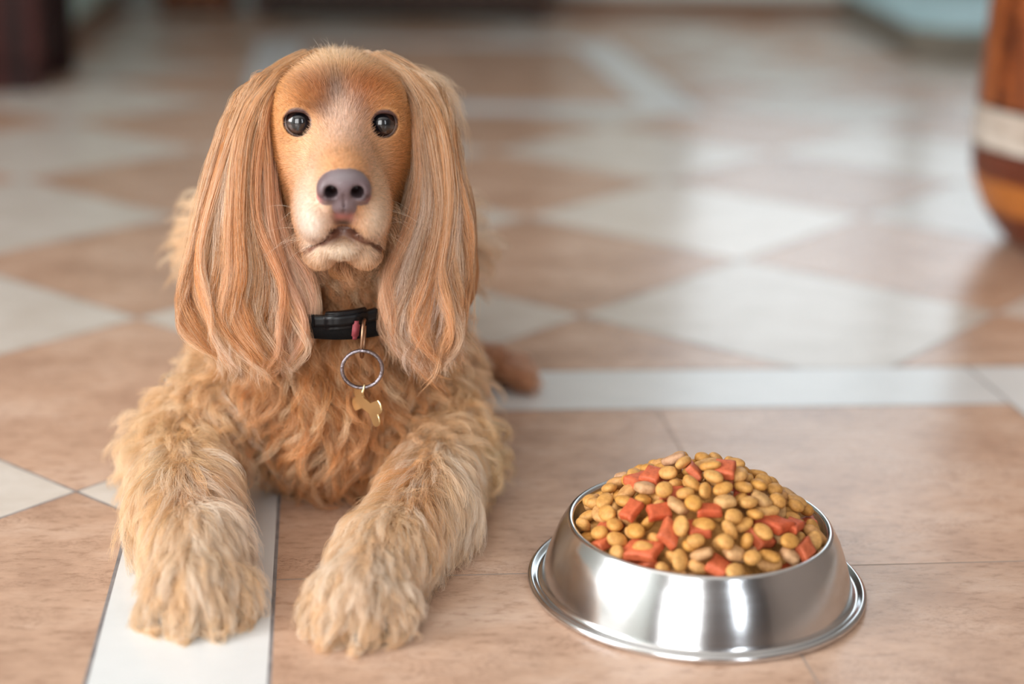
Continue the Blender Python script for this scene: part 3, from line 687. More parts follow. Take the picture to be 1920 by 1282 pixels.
def build_field():
    global FIELD
    nx, ny, nz = map(len, AX)
    F = np.full((nx, ny, nz), .06, np.float32)
    for reg_, kind, par, k in PR:
        if kind in 'es': lo, hi = par[0] - par[1], par[0] + par[1]
        else:
            lo = np.minimum(par[0] - par[2], par[1] - par[3]); hi = np.maximum(par[0] + par[2], par[1] + par[3])
        mg = .03 if kind not in 'sx' else .008
        sl = tuple(slice(max(np.searchsorted(AX[i], lo[i] - mg) - 1, 0), np.searchsorted(AX[i], hi[i] + mg) + 1) for i in range(3))
        g = np.stack(np.meshgrid(AX[0][sl[0]], AX[1][sl[1]], AX[2][sl[2]], indexing='ij'), -1)
        d = prim_d(kind, par, g); a = F[sl]
        if kind in 'sx':
            d = -d; h = np.clip(.5 - .5*(a - d)/k, 0, 1)      # smooth max
            F[sl] = a*(1 - h) + d*h + k*h*(1 - h)
        else:
            h = np.clip(.5 + .5*(a - d)/k, 0, 1)
            F[sl] = a*(1 - h) + d*h - k*h*(1 - h)
    # everything rests on the floor
    zf = (.0012 - AX[2]).astype(np.float32)[None, None, :]
    F = np.maximum(F, zf)
    FIELD = F
def sample(P):
    I = []; T_ = []
    for i in range(3):
        f = np.interp(P[:, i], AX[i], np.arange(len(AX[i])))
        j = np.clip(f.astype(int), 0, len(AX[i]) - 2); I.append(j); T_.append(f - j)
    o = 0
    for a in (0, 1):
        for b in (0, 1):
            for c in (0, 1):
                w = (T_[0] if a else 1 - T_[0])*(T_[1] if b else 1 - T_[1])*(T_[2] if c else 1 - T_[2])
                o = o + w*FIELD[I[0]+a, I[1]+b, I[2]+c]
    return o
def grad(P, e=.0022):
    g = np.stack([sample(P + e*np.eye(3)[i]) - sample(P - e*np.eye(3)[i]) for i in range(3)], -1)
    return g/(np.linalg.norm(g, axis=1, keepdims=True) + 1e-9)
def surface_nets():
    F = FIELD; nx, ny, nz = F.shape; s = F < 0
    cellcnt = np.zeros((nx-1, ny-1, nz-1), np.int8)
    for a in (0, 1):
        for b in (0, 1):
            for c in (0, 1): cellcnt += s[a:nx-1+a, b:ny-1+b, c:nz-1+c]
    idx = np.argwhere((cellcnt > 0) & (cellcnt < 8))
    vid = np.full((nx-1, ny-1, nz-1), -1, np.int32); vid[tuple(idx.T)] = np.arange(len(idx))
    acc = np.zeros((len(idx), 3)); cnt = np.zeros(len(idx))
    cs = [(a, b, c) for a in (0, 1) for b in (0, 1) for c in (0, 1)]
    for u in cs:
        for v in cs:
            if sum(abs(np.array(u) - v)) != 1 or u > v: continue
            A = idx + u; B = idx + v
            fa = F[tuple(A.T)]; fb = F[tuple(B.T)]; m_ = (fa < 0) != (fb < 0)
            t = np.where(m_, fa/(fa - fb + 1e-12), 0)
            pa = np.stack([AX[i][A[:, i]] for i in range(3)], 1); pb = np.stack([AX[i][B[:, i]] for i in range(3)], 1)
            acc[m_] += (pa + (pb - pa)*t[:, None])[m_]; cnt[m_] += 1
    V = acc/cnt[:, None]
    faces = []
    for ax in range(3):
        d1, d2 = [(1, 2), (2, 0), (0, 1)][ax]
        sl0 = [slice(1, -1)]*3; sl0[ax] = slice(0, -1); sl1 = [slice(1, -1)]*3; sl1[ax] = slice(1, None)
        a, b = s[tuple(sl0)], s[tuple(sl1)]
        e = np.argwhere(a != b); flip = a[tuple(e.T)]
        base = e.copy()
        for i in range(3):
            if i != ax: base[:, i] += 1
        def cell(o1, o2):
            q = base.copy(); q[:, d1] -= o1; q[:, d2] -= o2; return vid[tuple(q.T)]
        q = np.stack([cell(1, 1), cell(0, 1), cell(0, 0), cell(1, 0)], 1)
        q[~flip] = q[~flip][:, ::-1]
        faces.append(q)
    return V, np.concatenate(faces)

# coat colours (pigment; the chest darkened further for its shade), by place on the dog
def L(r, g, b):
    f = lambda c: (c/255/12.92) if c/255 < .04045 else ((c/255 + .055)/1.055)**2.4
    return np.array([f(r), f(g), f(b)])
COAT = dict(torso=L(222, 172, 120), chest=L(186, 126, 76), neck=L(172, 112, 64), hind=L(196, 140, 104), leg_left=L(240, 198, 148), leg_right=L(239, 196, 146),
            head=L(214, 152, 94), nose=L(112, 98, 108), ear=L(190, 126, 74))
PATCH = [  # centre, radii, colour, strength: markings of the face and legs
    (W(596, 152, .100), (.021, .03, .016), L(150, 80, 28), .95), (W(682, 152, .100), (.022, .03, .017), L(160, 86, 30), .95),
    (W(630, 175, .098), (.0065, .03, .017), L(80, 40, 16), .95), (W(604, 198, .100), (.013, .02, .006), L(112, 58, 22), .8),
    (W(668, 196, .100), (.010, .02, .007), L(120, 64, 26), .75), (W(614, 214, .095), (.005, .02, .005), L(110, 60, 28), .7), (W(682, 216, .095), (.004, .02, .005), L(120, 66, 30), .6),
    (W(645, 100, .140), (.055, .04, .011), L(244, 208, 164), .85),  # pale crown hair, the lit top rim included in its colour
    (W(643, 235, .090), (.008, .03, .018), L(240, 206, 182), 1.), (W(645, 272, .080), (.018, .03, .018), L(240, 204, 182), 1.0), (W(648, 303, .065), (.016, .025, .011), L(234, 194, 168), .95),
    (W(585, 285, .090), (.014, .03, .016), L(240, 200, 158), .85), (W(548, 320, .10), (.010, .03, .016), L(238, 192, 146), .7), (W(700, 300, .085), (.012, .03, .016), L(206, 160, 116), .6),
    (W(592, 300, .070), (.004, .02, .006), L(176, 104, 62), .5), (W(612, 322, .055), (.006, .02, .004), L(170, 100, 66), .6), (W(660, 312, .055), (.016, .02, .004), L(206, 150, 114), .5),
    (W(582, 400, .055), (.012, .06, .022), L(253, 242, 230), 1.0), (W(705, 400, .055), (.010, .06, .022), L(244, 222, 198), 1.),
    (W(600, 350, .055), (.008, .04, .012), L(240, 208, 178), .8), (W(700, 350, .055), (.008, .04, .012), L(226, 190, 156), .7),
    (W(640, 465, .050), (.018, .04, .0085), L(244, 226, 204), 1.0), (W(600, 488, .055), (.014, .04, .006), L(232, 194, 160), .8), (W(685, 486, .055), (.014, .04, .006), L(228, 190, 156), .8),
    (W(645, 407, .03), (.0095, .03, .0060), L(134, 88, 84), .85), (W(602, 445, .045), (.010, .03, .0038), L(150, 98, 76), .75), (W(690, 445, .045), (.010, .03, .0038), L(140, 90, 68), .75),
    (W(572, 466, .07), (.005, .03, .004), L(120, 76, 58), .8), (W(712, 466, .07), (.005, .03, .004), L(110, 68, 50), .8),
    (W(645, 545, .10), (.030, .04, .015), L(196, 124, 66), .8),
    (W(535, 330, .11), (.012, .04, .03), L(216, 148, 90), .7), (W(745, 330, .11), (.010, .04, .03), L(196, 126, 68), .7),
    (W(520, 270, .13), (.008, .03, .03), L(190, 122, 60), .6),
    # pale insides and backs of the fore legs, paws
    (np.array([-.040, .035, .035]), (.014, .06, .03), L(250, 236, 222), .9), (np.array([-.052, -.055, .04]), (.03, .045, .03), L(244, 212, 176), .7),
    (np.array([.128, .040, .04]), (.018, .06, .035), L(248, 226, 200), .8), (np.array([.060, -.075, .04]), (.035, .045, .03), L(244, 214, 182), .7),
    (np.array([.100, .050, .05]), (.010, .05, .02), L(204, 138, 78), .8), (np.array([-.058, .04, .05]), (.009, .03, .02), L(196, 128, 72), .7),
    (np.array([-.098, .10, .06]), (.025, .05, .05), L(250, 214, 168), .8), (np.array([.155, .12, .04]), (.02, .05, .04), L(216, 182, 128), .8),
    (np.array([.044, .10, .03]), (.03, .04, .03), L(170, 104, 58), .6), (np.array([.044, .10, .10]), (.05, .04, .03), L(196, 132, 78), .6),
    (np.array([.045, .30, .20]), (.12, .15, .06), L(244, 216, 178), .7),
]
def coat(P, reg):
    c = np.stack([COAT[REG[r]] for r in range(len(REG))])[reg]
    lg = np.isin(reg, [REG.index('leg_left'), REG.index('leg_right'), REG.index('torso')])
    w = (lg*np.clip((P[:, 1] - .05)/.09, 0, 1)*np.clip((.30 - P[:, 1])/.08, 0, 1)*np.clip(1.25 - np.abs(P[:, 0] - .045)/.11, .15, 1))[:, None]
    c = c*(1 - w) + L(214, 160, 108)*w
    for ctr, rad, col, st in PATCH:
        w = np.exp(-(((P - ctr)/np.array(rad))**2).sum(1)*.9)*st
        w = w[:, None]; c = c*(1 - w) + col*w
    return c
def bare(P, reg):
    """1 on nose leather, lips and eye rims (no fur)"""
    b = (reg == REG.index('nose')).astype(float)
    for i in (0, 1):
        q = P - EYES[i]; ax_ = q@EV[i]; rad = np.linalg.norm(q - ax_[:, None]*EV[i], axis=1)
        b = np.maximum(b, ((ax_ > 0)*np.clip((.0106 - rad)/.0012, 0, 1)))
    for sx in (-1, 1):
        q = (P - np.array([XC + .0006 + sx*.0088, .024, .2652]))/np.array([.0062, .013, .0058]); b = np.maximum(b, ((q*q).sum(1) < 1))
    dm = np.full(len(P), 1.)
    for k_, (a, c_) in enumerate(zip(MOUTH, MOUTH[1:])):
        wd_ = (.0018, .0024, .0048, .0070, .0070, .0048, .0024, .0018)[k_]
        f2 = np.array([1, .12, 1]); dm = np.minimum(dm, prim_d('c', ((a + np.array([0, 0, -.0006]))*f2, (c_ + np.array([0, 0, -.0006]))*f2, 0, 0), P*f2)/wd_)
    b = np.maximum(b, np.clip((1 - dm)/.5, 0, 1)*(P[:, 1] < .088))
    # the bare philtrum between nose and mouth
    dp = prim_d('c', (np.array([XC, .026, .2560]), np.array([XC, .030, .2450]), .0060, .0040), P)
    b = np.maximum(b, np.clip((.0045 - dp)/.0040, 0, 1)*(P[:, 1] < .040)*(P[:, 2] < .262))
    return b
build_field()
BV, BF = surface_nets()
BN = grad(BV)
for _ in range(2):       # settle vertices on the surface
    BV -= BN*np.clip(sample(BV), -.001, .001)[:, None]
BREG = region_of(BV)
def body():
    m, nt, p = new_mat('dog_skin'); X.nt = nt
    at = nt.nodes.new('ShaderNodeAttribute'); at.attribute_name = 'skin'; nt.links.new(at.outputs['Color'], p.inputs['Base Color'])
    a2 = nt.nodes.new('ShaderNodeAttribute'); a2.attribute_name = 'wet'
    r = X(a2.outputs['Fac'])*-.44 + .78; nt.links.new(r.v, p.inputs['Roughness'])
    tc = nt.nodes.new('ShaderNodeTexCoord')
    vo = nt.nodes.new('ShaderNodeTexVoronoi'); vo.inputs['Scale'].default_value = 900; nt.links.new(tc.outputs['Object'], vo.inputs['Vector'])
    b = nt.nodes.new('ShaderNodeBump'); b.inputs['Distance'].default_value = .0003; nt.links.new(vo.outputs['Distance'], b.inputs['Height'])
    b.inputs['Strength'].default_value = .5; nt.links.new(b.outputs[0], p.inputs['Normal'])
    me = bpy.data.meshes.new('body')
    me.vertices.add(len(BV)); me.vertices.foreach_set('co', BV.astype(np.float32).ravel())
    me.loops.add(len(BF)*4); me.loops.foreach_set('vertex_index', BF.ravel().astype(np.int32))
    me.polygons.add(len(BF)); me.polygons.foreach_set('loop_start', np.arange(0, len(BF)*4, 4, dtype=np.int32))
    me.update(calc_edges=True); me.validate()
    col = coat(BV, BREG)*.80
    bw = bare(BV, BREG)
    dark = np.tile(L(76, 50, 46), (len(BV), 1))
    nose = BREG == REG.index('nose'); dark[nose] = L(112, 94, 98)
    lip = (BV[:, 2] < .25) & ~nose; dark[lip] = L(116, 78, 62)
    # pink edges of the nose and the pink philtrum
    def spot(c, r, rgb, st=1.):
        w = (np.exp(-(((BV - c)/np.array(r))**2).sum(1))*st)[:, None]; dark[:] = dark*(1 - w) + rgb*w
    spot(np.array([XC - .0165, .030, .2600]), (.0035, .01, .0035), L(206, 116, 120), .8)
    spot(np.array([XC + .0175, .030, .2600]), (.0035, .01, .0035), L(190, 110, 112), .7)
    spot(W(638, 403, .03), (.0045, .01, .0030), L(176, 108, 104), .8); spot(W(657, 403, .03), (.0035, .01, .0030), L(150, 90, 86), .8)
    spot(W(645, 385, .02), (.0080, .01, .0040), L(120, 104, 108), .9)
    spot(W(645, 436, .03), (.014, .01, .004), L(70, 44, 46), .9)
    spot(W(645, 422, .028), (.0045, .01, .0022), L(22, 12, 12), 1.)  # mouth opening: its shade painted as a near-black spot
    for sx in (-1, 1): spot(np.array([XC + .0006 + sx*.0088, .022, .2652]), (.0045, .02, .0042), L(24, 14, 16), 1.)  # shade inside the nostrils painted near black
    for sx in (-1, 1): spot(np.array([XC + .0006 + sx*.0140, .022, .2625]), (.0040, .006, .0020), L(40, 24, 26), .7)  # nostril slits darkened by colour too
    spot(np.array([XC, .018, .2765]), (.013, .01, .0035), L(124, 116, 120), .8)  # painted highlight along the top of the nose
    col = col*(1 - bw[:, None]) + dark*bw[:, None]
    a = me.color_attributes.new('skin', 'FLOAT_COLOR', 'POINT'); a.data.foreach_set('color', np.concatenate([col, np.ones((len(col), 1))], 1).astype(np.float32).ravel())
    w_ = me.attributes.new('wet', 'FLOAT', 'POINT'); w_.data.foreach_set('value', bw.astype(np.float32))
    o = link('body', me, m); return o
DOG = empty('dog', (.045, .2, 0))
setp(DOG, 'golden cocker spaniel lying on the tiles beside the food bowl, looking up', 'dog')
def kid(o, par=DOG):
    o.parent = par; o.matrix_parent_inverse = Matrix.Translation(-DOG.location) if par is DOG else par.matrix_world.inverted(); return o
BODY = kid(body())

# eyes
def eye(i):
    m, nt, p = new_mat('dog_eye'); X.nt = nt
    tc = nt.nodes.new('ShaderNodeTexCoord'); sp = nt.nodes.new('ShaderNodeSeparateXYZ'); nt.links.new(tc.outputs['Object'], sp.inputs[0])
    z = X(sp.outputs[2])/.0119                       # cosine from the gaze axis
    n = tex_noise(nt, mapping(nt, tc.outputs['Object'], (1, 1, .1)), 700, 4)
    iris = mixc(nt, n, (.022, .010, .008), (.060, .028, .020))
    white = mixc(nt, z.gt(.64), (.20, .16, .15), (.015, .008, .008))
    c_ = mixc(nt, z.gt(.735), white, iris); c_ = mixc(nt, z.gt(.90), c_, (.004, .004, .006))
    nt.links.new(c_, p.inputs['Base Color']); p.inputs['Roughness'].default_value = .25
    p.inputs['Coat Weight'].default_value = 1; p.inputs['Coat Roughness'].default_value = .03; p.inputs['Coat IOR'].default_value = 1.5
    bm = bmesh.new(); bmesh.ops.create_uvsphere(bm, u_segments=64, v_segments=48, radius=.0119)
    for v in bm.verts:                                # corneal bulge
        cz = v.co.z/.0119
        if cz > .70: v.co *= 1 + .055*((cz - .70)/.30)**.8
    o = bm_obj('eyeball', bm, m)
    gaze = Vector(CAM - EYES[i]).normalized()
    o.location = EYES[i]; o.rotation_mode = 'QUATERNION'; o.rotation_quaternion = gaze.to_track_quat('Z', 'Y')
    bpy.context.view_layer.update()
    return kid(o)
for i in (0, 1): eye(i)
# claws
cm = simple('dark_claw', (.10, .075, .065), .35)
def claws():
    for nm, P in LEG.items():
        a, b = np.array(P[3]), np.array(P[4]); d = (b - a)/np.linalg.norm(b - a); s = np.cross(d, [0, 0, 1]); s /= np.linalg.norm(s)
        for (o_, f_) in ((-.0235, .004), (-.0085, .017), (.0085, .017), (.0235, .004)):
            q = b + s*o_ + d*(f_ + .0075)
            pts = [(q[0] + d[0]*t, q[1] + d[1]*t, max(.0135 - 90*t*t - .1*t, .002)) for t in np.linspace(-.002, .0095, 7)]
            kid(tube('claw', pts, [.0026, .0025, .0023, .0020, .0016, .0011, .0005], cm))
claws()

# ------------------------------------------------------------------ fur
def fur_material():
    m = bpy.data.materials.new('dog_fur'); m.use_nodes = True; nt = m.node_tree; X.nt = nt
    nt.nodes.remove(nt.nodes['Principled BSDF']); out = nt.nodes['Material Output']
    at = nt.nodes.new('ShaderNodeAttribute'); at.attribute_name = 'coat'
    h = nt.nodes.new('ShaderNodeBsdfHairPrincipled'); h.model = 'CHIANG'; h.parametrization = 'COLOR'
    hi = nt.nodes.new('ShaderNodeHairInfo')
    rt = ramp(nt, hi.outputs['Intercept'], [(0, (.78, .71, .64)), (.4, (1.02, 1.02, 1.02)), (1, (1.18, 1.20, 1.24))])  # roots darkened by colour to deepen the shade inside the coat
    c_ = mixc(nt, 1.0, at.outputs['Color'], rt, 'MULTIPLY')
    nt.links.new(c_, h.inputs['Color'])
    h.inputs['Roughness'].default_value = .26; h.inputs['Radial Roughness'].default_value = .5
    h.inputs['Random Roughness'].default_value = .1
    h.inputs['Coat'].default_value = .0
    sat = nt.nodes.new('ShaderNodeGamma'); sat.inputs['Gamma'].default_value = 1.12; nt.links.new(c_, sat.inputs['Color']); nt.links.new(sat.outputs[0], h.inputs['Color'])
    pb = nt.nodes.new('ShaderNodeBsdfPrincipled'); nt.links.new(c_, pb.inputs['Base Color'])
    pb.inputs['Roughness'].default_value = .36; pb.inputs['Specular IOR Level'].default_value = .45
    mx = nt.nodes.new('ShaderNodeMixShader'); mx.inputs[0].default_value = .42
    nt.links.new(pb.outputs[0], mx.inputs[1]); nt.links.new(h.outputs[0], mx.inputs[2]); nt.links.new(mx.outputs[0], out.inputs['Surface'])
    return m
FUR = fur_material()
def curves(name, P, rad, col, par=DOG):
    """P: (n,k,3) world points, rad: (n,k), col: (n,3)"""
    n, k, _ = P.shape
    cu = bpy.data.hair_curves.new(name); cu.add_curves([k]*n)
    loc = np.array(DOG.location)
    cu.attributes['position'].data.foreach_set('vector', P.astype(np.float32).ravel())
    if 'radius' not in cu.attributes: cu.attributes.new('radius', 'FLOAT', 'POINT')
    cu.attributes['radius'].data.foreach_set('value', rad.astype(np.float32).ravel())
    a = cu.attributes.new('coat', 'FLOAT_COLOR', 'CURVE')
    a.data.foreach_set('color', np.concatenate([col, np.ones((n, 1))], 1).astype(np.float32).ravel())
    cu.materials.append(FUR)
    o = bpy.data.objects.new(name, cu); C.objects.link(o)
    return kid(o, par)
def unit(v): return v/(np.linalg.norm(v, axis=-1, keepdims=True) + 1e-9)
def tang(v, n): return v - n*(v*n).sum(-1, keepdims=True)
# sampling the body surface
_tri = np.concatenate([BF[:, [0, 1, 2]], BF[:, [0, 2, 3]]])
_a, _b, _c = BV[_tri[:, 0]], BV[_tri[:, 1]], BV[_tri[:, 2]]
_area = .5*np.linalg.norm(np.cross(_b - _a, _c - _a), axis=1)
def scatter(n, wfun):
    cen = (_a + _b + _c)/3; reg = BREG[_tri[:, 0]]
    w = _area*wfun(cen, reg); w = w/w.sum()
    j = rng.choice(len(_tri), n, p=w); u, v = rng.random(n), rng.random(n); f = u + v > 1; u[f] = 1 - u[f]; v[f] = 1 - v[f]
    P = _a[j] + (_b[j] - _a[j])*u[:, None] + (_c[j] - _a[j])*v[:, None]
    return P, reg[j]
def R_(*names): return [REG.index(x) for x in names]
def facing(P, N): return ((CAM - P)*N).sum(1)/np.linalg.norm(CAM - P, axis=1)
def grow(P, N, flow, length, K, lift, drop=0.0, gap=.0015, swirl=0., noise_amp=.15, lift_end=.1):
    """strands that leave the skin, follow the flow over the body and never enter it"""
    n = len(P); out = np.zeros((n, K, 3)); out[:, 0] = P
    seg = (length/(K - 1))[:, None]
    d = flow(P, N); v = unit(tang(d, N) + N*lift[:, None]); p = P.copy()
    jit = rng.normal(0, noise_amp, (n, 3))
    for k in range(1, K):
        s = k/(K - 1)
        f = unit(tang(flow(p, N), N) + 1e-6)
        v = unit(v*.72 + f*.28 + N*(lift[:, None]*(1 - s)*.25 + lift_end*.05) + np.array([0, 0, -drop])*s + jit*.12)
        q = p + v*seg
        dd = sample(q); g = grad(q); N = g
        want = gap*(.35 + s)
        push = np.clip(want - dd, 0, .02)[:, None]; q = q + g*push
        q[:, 2] = np.maximum(q[:, 2], .0012 + .0015*rng.random(n))
        v = unit(q - p); p = q; out[:, k] = p
    return out
def frames(G):
    t = unit(np.gradient(G, axis=1)); ref = np.array([.31, -.9, .3])
    a = unit(np.cross(t, ref)); b = np.cross(t, a); return t, a, b
def curl(G, length, amp, waves, flat=1.0):
    n, K, _ = G.shape; s = np.linspace(0, 1, K)[None]
    t, a, b = frames(G); ph = rng.random(n)[:, None]*6.283; sg = rng.choice([-1, 1], n)[:, None]
    A = (amp*s**1.1); w = 6.283*waves*s*sg + ph
    off = a*(A*(np.cos(w) - np.cos(ph)))[..., None] + b*(A*flat*(np.sin(w) - np.sin(ph)))[..., None]
    return G + off
def clumps(G, M, rc, tight=.75, frizz=.0004, lenvar=.25, power=1.3):
    n, K, _ = G.shape; s = np.linspace(0, 1, K)[None, None, :, None]
    t, a, b = frames(G)
    r = rc*np.sqrt(rng.random((n, M)))[..., None, None]; th = rng.random((n, M))[..., None, None]*6.283
    r = r*np.ones((1, 1, 1, 1))
    off = (a[:, None]*np.cos(th) + b[:, None]*np.sin(th))*r*(1 - tight*s**power)
    # each hair its own length: resample along the guide
    f = (1 - lenvar*rng.random((n, M)))[..., None]*np.linspace(0, 1, K)[None, None]*(K - 1)
    i0 = np.clip(f.astype(int), 0, K - 2); w = (f - i0)[..., None]
    Gx = G[np.arange(n)[:, None, None], i0]*(1 - w) + G[np.arange(n)[:, None, None], i0 + 1]*w
    ph = rng.random((n, M, 1, 1))*6.283; fr = rng.uniform(1, 2.6, (n, M, 1, 1))
    fz = (a[:, None]*np.sin(ph + 6.283*fr*s) + b[:, None]*np.cos(ph*1.7 + 5*fr*s))*frizz*s*rng.uniform(.2, 1.8, (n, M, 1, 1))
    return (Gx + off + fz).reshape(n*M, K, 3)
def taper(n, K, r0, r1=.35, var=.3):
    s = np.linspace(0, 1, K)[None]
    return r0*(1 - (1 - r1)*s**1.5)*(1 - var*rng.random((n, 1)))
def tone(col, M, clump_var, hair_var, light=None, lw=0.):
    """col (n,3) clump colours -> (n*M,3) with natural variation"""
    n = len(col); c = np.repeat(col, M, 0)
    k = np.exp(rng.normal(0, clump_var, n)); k = np.repeat(k, M)*np.exp(rng.normal(0, hair_var, n*M))
    hue = np.repeat(rng.normal(0, clump_var*.5, n), M)
    c = c*k[:, None]; c[:, 2] *= np.exp(-hue*.9); c[:, 1] *= np.exp(-hue*.3)
    if light is not None:
        w = (np.repeat(rng.random(n) < lw, M)*rng.uniform(.3, .9, n*M) + (rng.random(n*M) < lw*.5)*.5)[:, None].clip(0, .9)
        c = c*(1 - w) + light*w
    return np.maximum(c*np.minimum(1, .84/c.max(1, keepdims=True)), .004)

# ---- short fur of the head
NOSEP = np.array([XC, .015, .272])
def flow_head(P, N):
    f = P - NOSEP; f = unit(f)
    f = f + np.array([0, .9, 0])
    up = (P[:, 2] > .315)[:, None]
    side = np.sign(P[:, 0] - XC)[:, None]*np.array([1., 0, -.15])*np.clip((P[:, 2:3] - .305)/.02, 0, 1)*np.clip(np.abs(P[:, 0:1] - XC)/.03, 0, 1)*1.6
    low = np.clip((.268 - P[:, 2:3])/.03, 0, 1)*np.array([0, 0, -.9])
    fl = np.clip((.075 - P[:, 1:2])/.03, 0, 1)*np.array([0, 0, -.5])
    return unit(f + side + low + fl)
def head_fur():
    n = 62000
    def w(c_, r):
        m_ = np.isin(r, R_('head', 'nose')) & (c_[:, 1] < .235)
        return m_*(1 + 1.2*(c_[:, 1] < .12))
    P, reg = scatter(n, w); b = bare(P, reg); N = grad(P)
    for i in (0, 1):     # the lashes side of the lids stays short and sparse
        q = P - EYES[i]; ax_ = q@EV[i]; rad = np.linalg.norm(q - ax_[:, None]*EV[i], axis=1)
        b = np.maximum(b, (ax_ > 0)*(rad < .0118)*rng.choice([0, 1.], len(P), p=[.35, .65]))
    keep = (b < rng.uniform(.12, .7, n)) & (facing(P, N) > -.35); P, N, reg = P[keep], N[keep], reg[keep]
    n = len(P)
    top = np.clip((P[:, 2] - .312)/.02, 0, 1)*np.clip((P[:, 1] - .09)/.03, 0, 1)
    lat = np.clip((np.abs(P[:, 0] - XC) - .040)/.012, 0, 1)*(P[:, 1] > .12)
    muz = np.clip((.085 - P[:, 1])/.02, 0, 1)
    ln = (.0050 + .0060*top + .010*lat - .0018*muz)*rng.uniform(.7, 1.25, n)
    ln *= np.where(P[:, 2] < .222, 1.5, 1)
    for e in EYES: ln *= np.clip(np.linalg.norm(P - e, axis=1)/.026, .42, 1)
    G = grow(P, N, flow_head, ln, 6, np.full(n, .30) + .2*top, gap=.0007, noise_amp=.5)
    c = coat(P, reg); c = tone(c, 1, .24, .05)
    return curves('head_fur', G, taper(n, 6, .000105, .3), c)
head_fur()

# ---- ears: long wavy feathering hanging from the ear leather
def ear(i):
    if i == 0: tab = [  # photo row, left edge, right edge, depth
        (104, 572, 606, .162), (126, 516, 580, .155), (162, 476, 550, .146), (200, 440, 527, .138), (240, 418, 513, .130), (300, 392, 515, .121), (370, 368, 527, .113), (430, 355, 544, .107), (500, 345, 578, .101), (560, 339, 588, .097), (615, 343, 590, .094), (655, 362, 586, .092), (690, 400, 575, .091)]
    else: tab = [
        (104, 676, 712, .162), (126, 700, 768, .155), (162, 728, 818, .146), (200, 756, 842, .138), (240, 770, 852, .130), (300, 773, 862, .121), (370, 766, 880, .113), (430, 750, 886, .107), (500, 720, 888, .101), (560, 712, 888, .097), (615, 700, 887, .094), (655, 712, 880, .092), (690, 735, 870, .091)]
    tt = np.linspace(0, 1, len(tab)); fine = np.linspace(0, 1, 200)
    A = np.array([W(xl, y, d) for y, xl, xr, d in tab]); B = np.array([W(xr, y, d) for y, xl, xr, d in tab])
    def sm(V):
        V = np.stack([np.interp(fine, tt, V[:, k]) for k in range(3)], 1)
        for _ in range(60): V[1:-1] = .25*V[:-2] + .5*V[1:-1] + .25*V[2:]
        return V
    A, B = sm(A), sm(B)
    def at(u, t):
        t = np.clip(t, 0, 1.12); f = np.clip(t, 0, 1)*199; j = np.clip(f.astype(int), 0, 198); w = (f - j)[..., None]
        a = A[j]*(1 - w) + A[j+1]*w; b = B[j]*(1 - w) + B[j+1]*w
        p = a + (b - a)*u[..., None]
        p = p + np.clip(t - 1, 0, 1)[..., None]*np.array([0, 0, -.20])
        return p
    ncl, M, K = 560, 38, 24
    u = rng.random(ncl); order = rng.random(ncl)
    ts = np.where(rng.random(ncl) < .45, rng.uniform(0, .12, ncl), rng.uniform(.05, .72, ncl))
    te = np.clip(rng.normal(.955, .055, ncl), .78, 1.08); early = rng.random(ncl) < .22; te[early] = rng.uniform(.6, .9, early.sum())
    te = np.maximum(te, ts + .22)
    inner = 1 - u if i == 0 else u            # 1 at the outer edge
    te -= .05*np.abs(2*u - 1)**3
    s = np.linspace(0, 1, K)[None]; t = ts[:, None] + (te - ts)[:, None]*s
    ub = .5 + (u[:, None] - .5)*.94
    # locks: clumps wave together
    ph = 2.2*np.sin(5.1*u + i) + 1.3*np.sin(13*u + 2*i) + rng.normal(0, .35, ncl)
    wave = np.sin(6.283*2.1*t + ph[:, None])*(.0008 + .0085*np.clip(t - .35, 0, 1)**1.2)
    wave2 = np.sin(6.283*4.3*t + 2.3*ph[:, None])*(.0002 + .0100*np.clip(t - .50, 0, 1))
    p = at(ub*np.ones_like(t), t)
    layer = order[:, None]
    e = np.abs(2*ub - 1)
    fwd = (.0075*(1 - e**2)*np.sin(np.clip(t, 0, 1)*2.6 + .35) + .014*layer*np.clip(t*3, .25, 1)*(.4 + .6*np.clip(t, 0, 1)) + .002*np.clip(s*6, 0, 1))
    lock = np.sin(31*u + 3.1*np.sin(7*u + i) + 2*i); lock2 = np.sin(57*u + 4*np.sin(5*u + 1 + i))
    fwd = fwd + (.0017*lock + .0014*lock2)[:, None]*np.clip(t*3, 0, 1)
    wave = wave + (.0016*np.cos(31*u + 3.1*np.sin(7*u + i) + 2*i))[:, None]*np.clip(t*1.5 - .2, 0, 1)
    p[..., 0] += wave*1.35 + .7*wave2
    p[..., 1] -= fwd + .6*wave2 - .012*e**3
    # curling tips
    tip = np.clip((s - .82)/.18, 0, 1)**1.6*np.clip(te - .75, 0, .3)[:, None]*3.3
    sg = np.where(rng.random(ncl) < .7, -1 if i else 1, 1 if i else -1)[:, None]
    p[..., 0] += sg*tip*.010*rng.uniform(-.3, 1.2, (ncl, 1)); p[..., 2] += tip*.006*rng.random((ncl, 1))
    d = sample(p.reshape(-1, 3)).reshape(ncl, K); 
    g = grad(p.reshape(-1, 3)).reshape(ncl, K, 3)
    want = (.0015 + .006*layer)*np.clip(s*5, .1, 1)
    g[..., 1] = -np.abs(g[..., 1]) - .3; g = unit(g)
    p += g*np.clip(want - d, 0, .012)[..., None]
    rc = .0050
    H = clumps(p, M, rc, tight=.62, frizz=.0014, lenvar=.22, power=.8)
    # colours: pale where the crown hair flows over, golden lower, lighter locks
    pc = p[:, K//2]; tm = ts*.6 + te*.4
    base = np.tile(L(178, 114, 62), (ncl, 1)); pale = L(222, 176, 130)
    w = np.clip(1.2 - (ts + .2)*2.3, 0, .8)[:, None]
    base = base*(1 - w) + pale*w
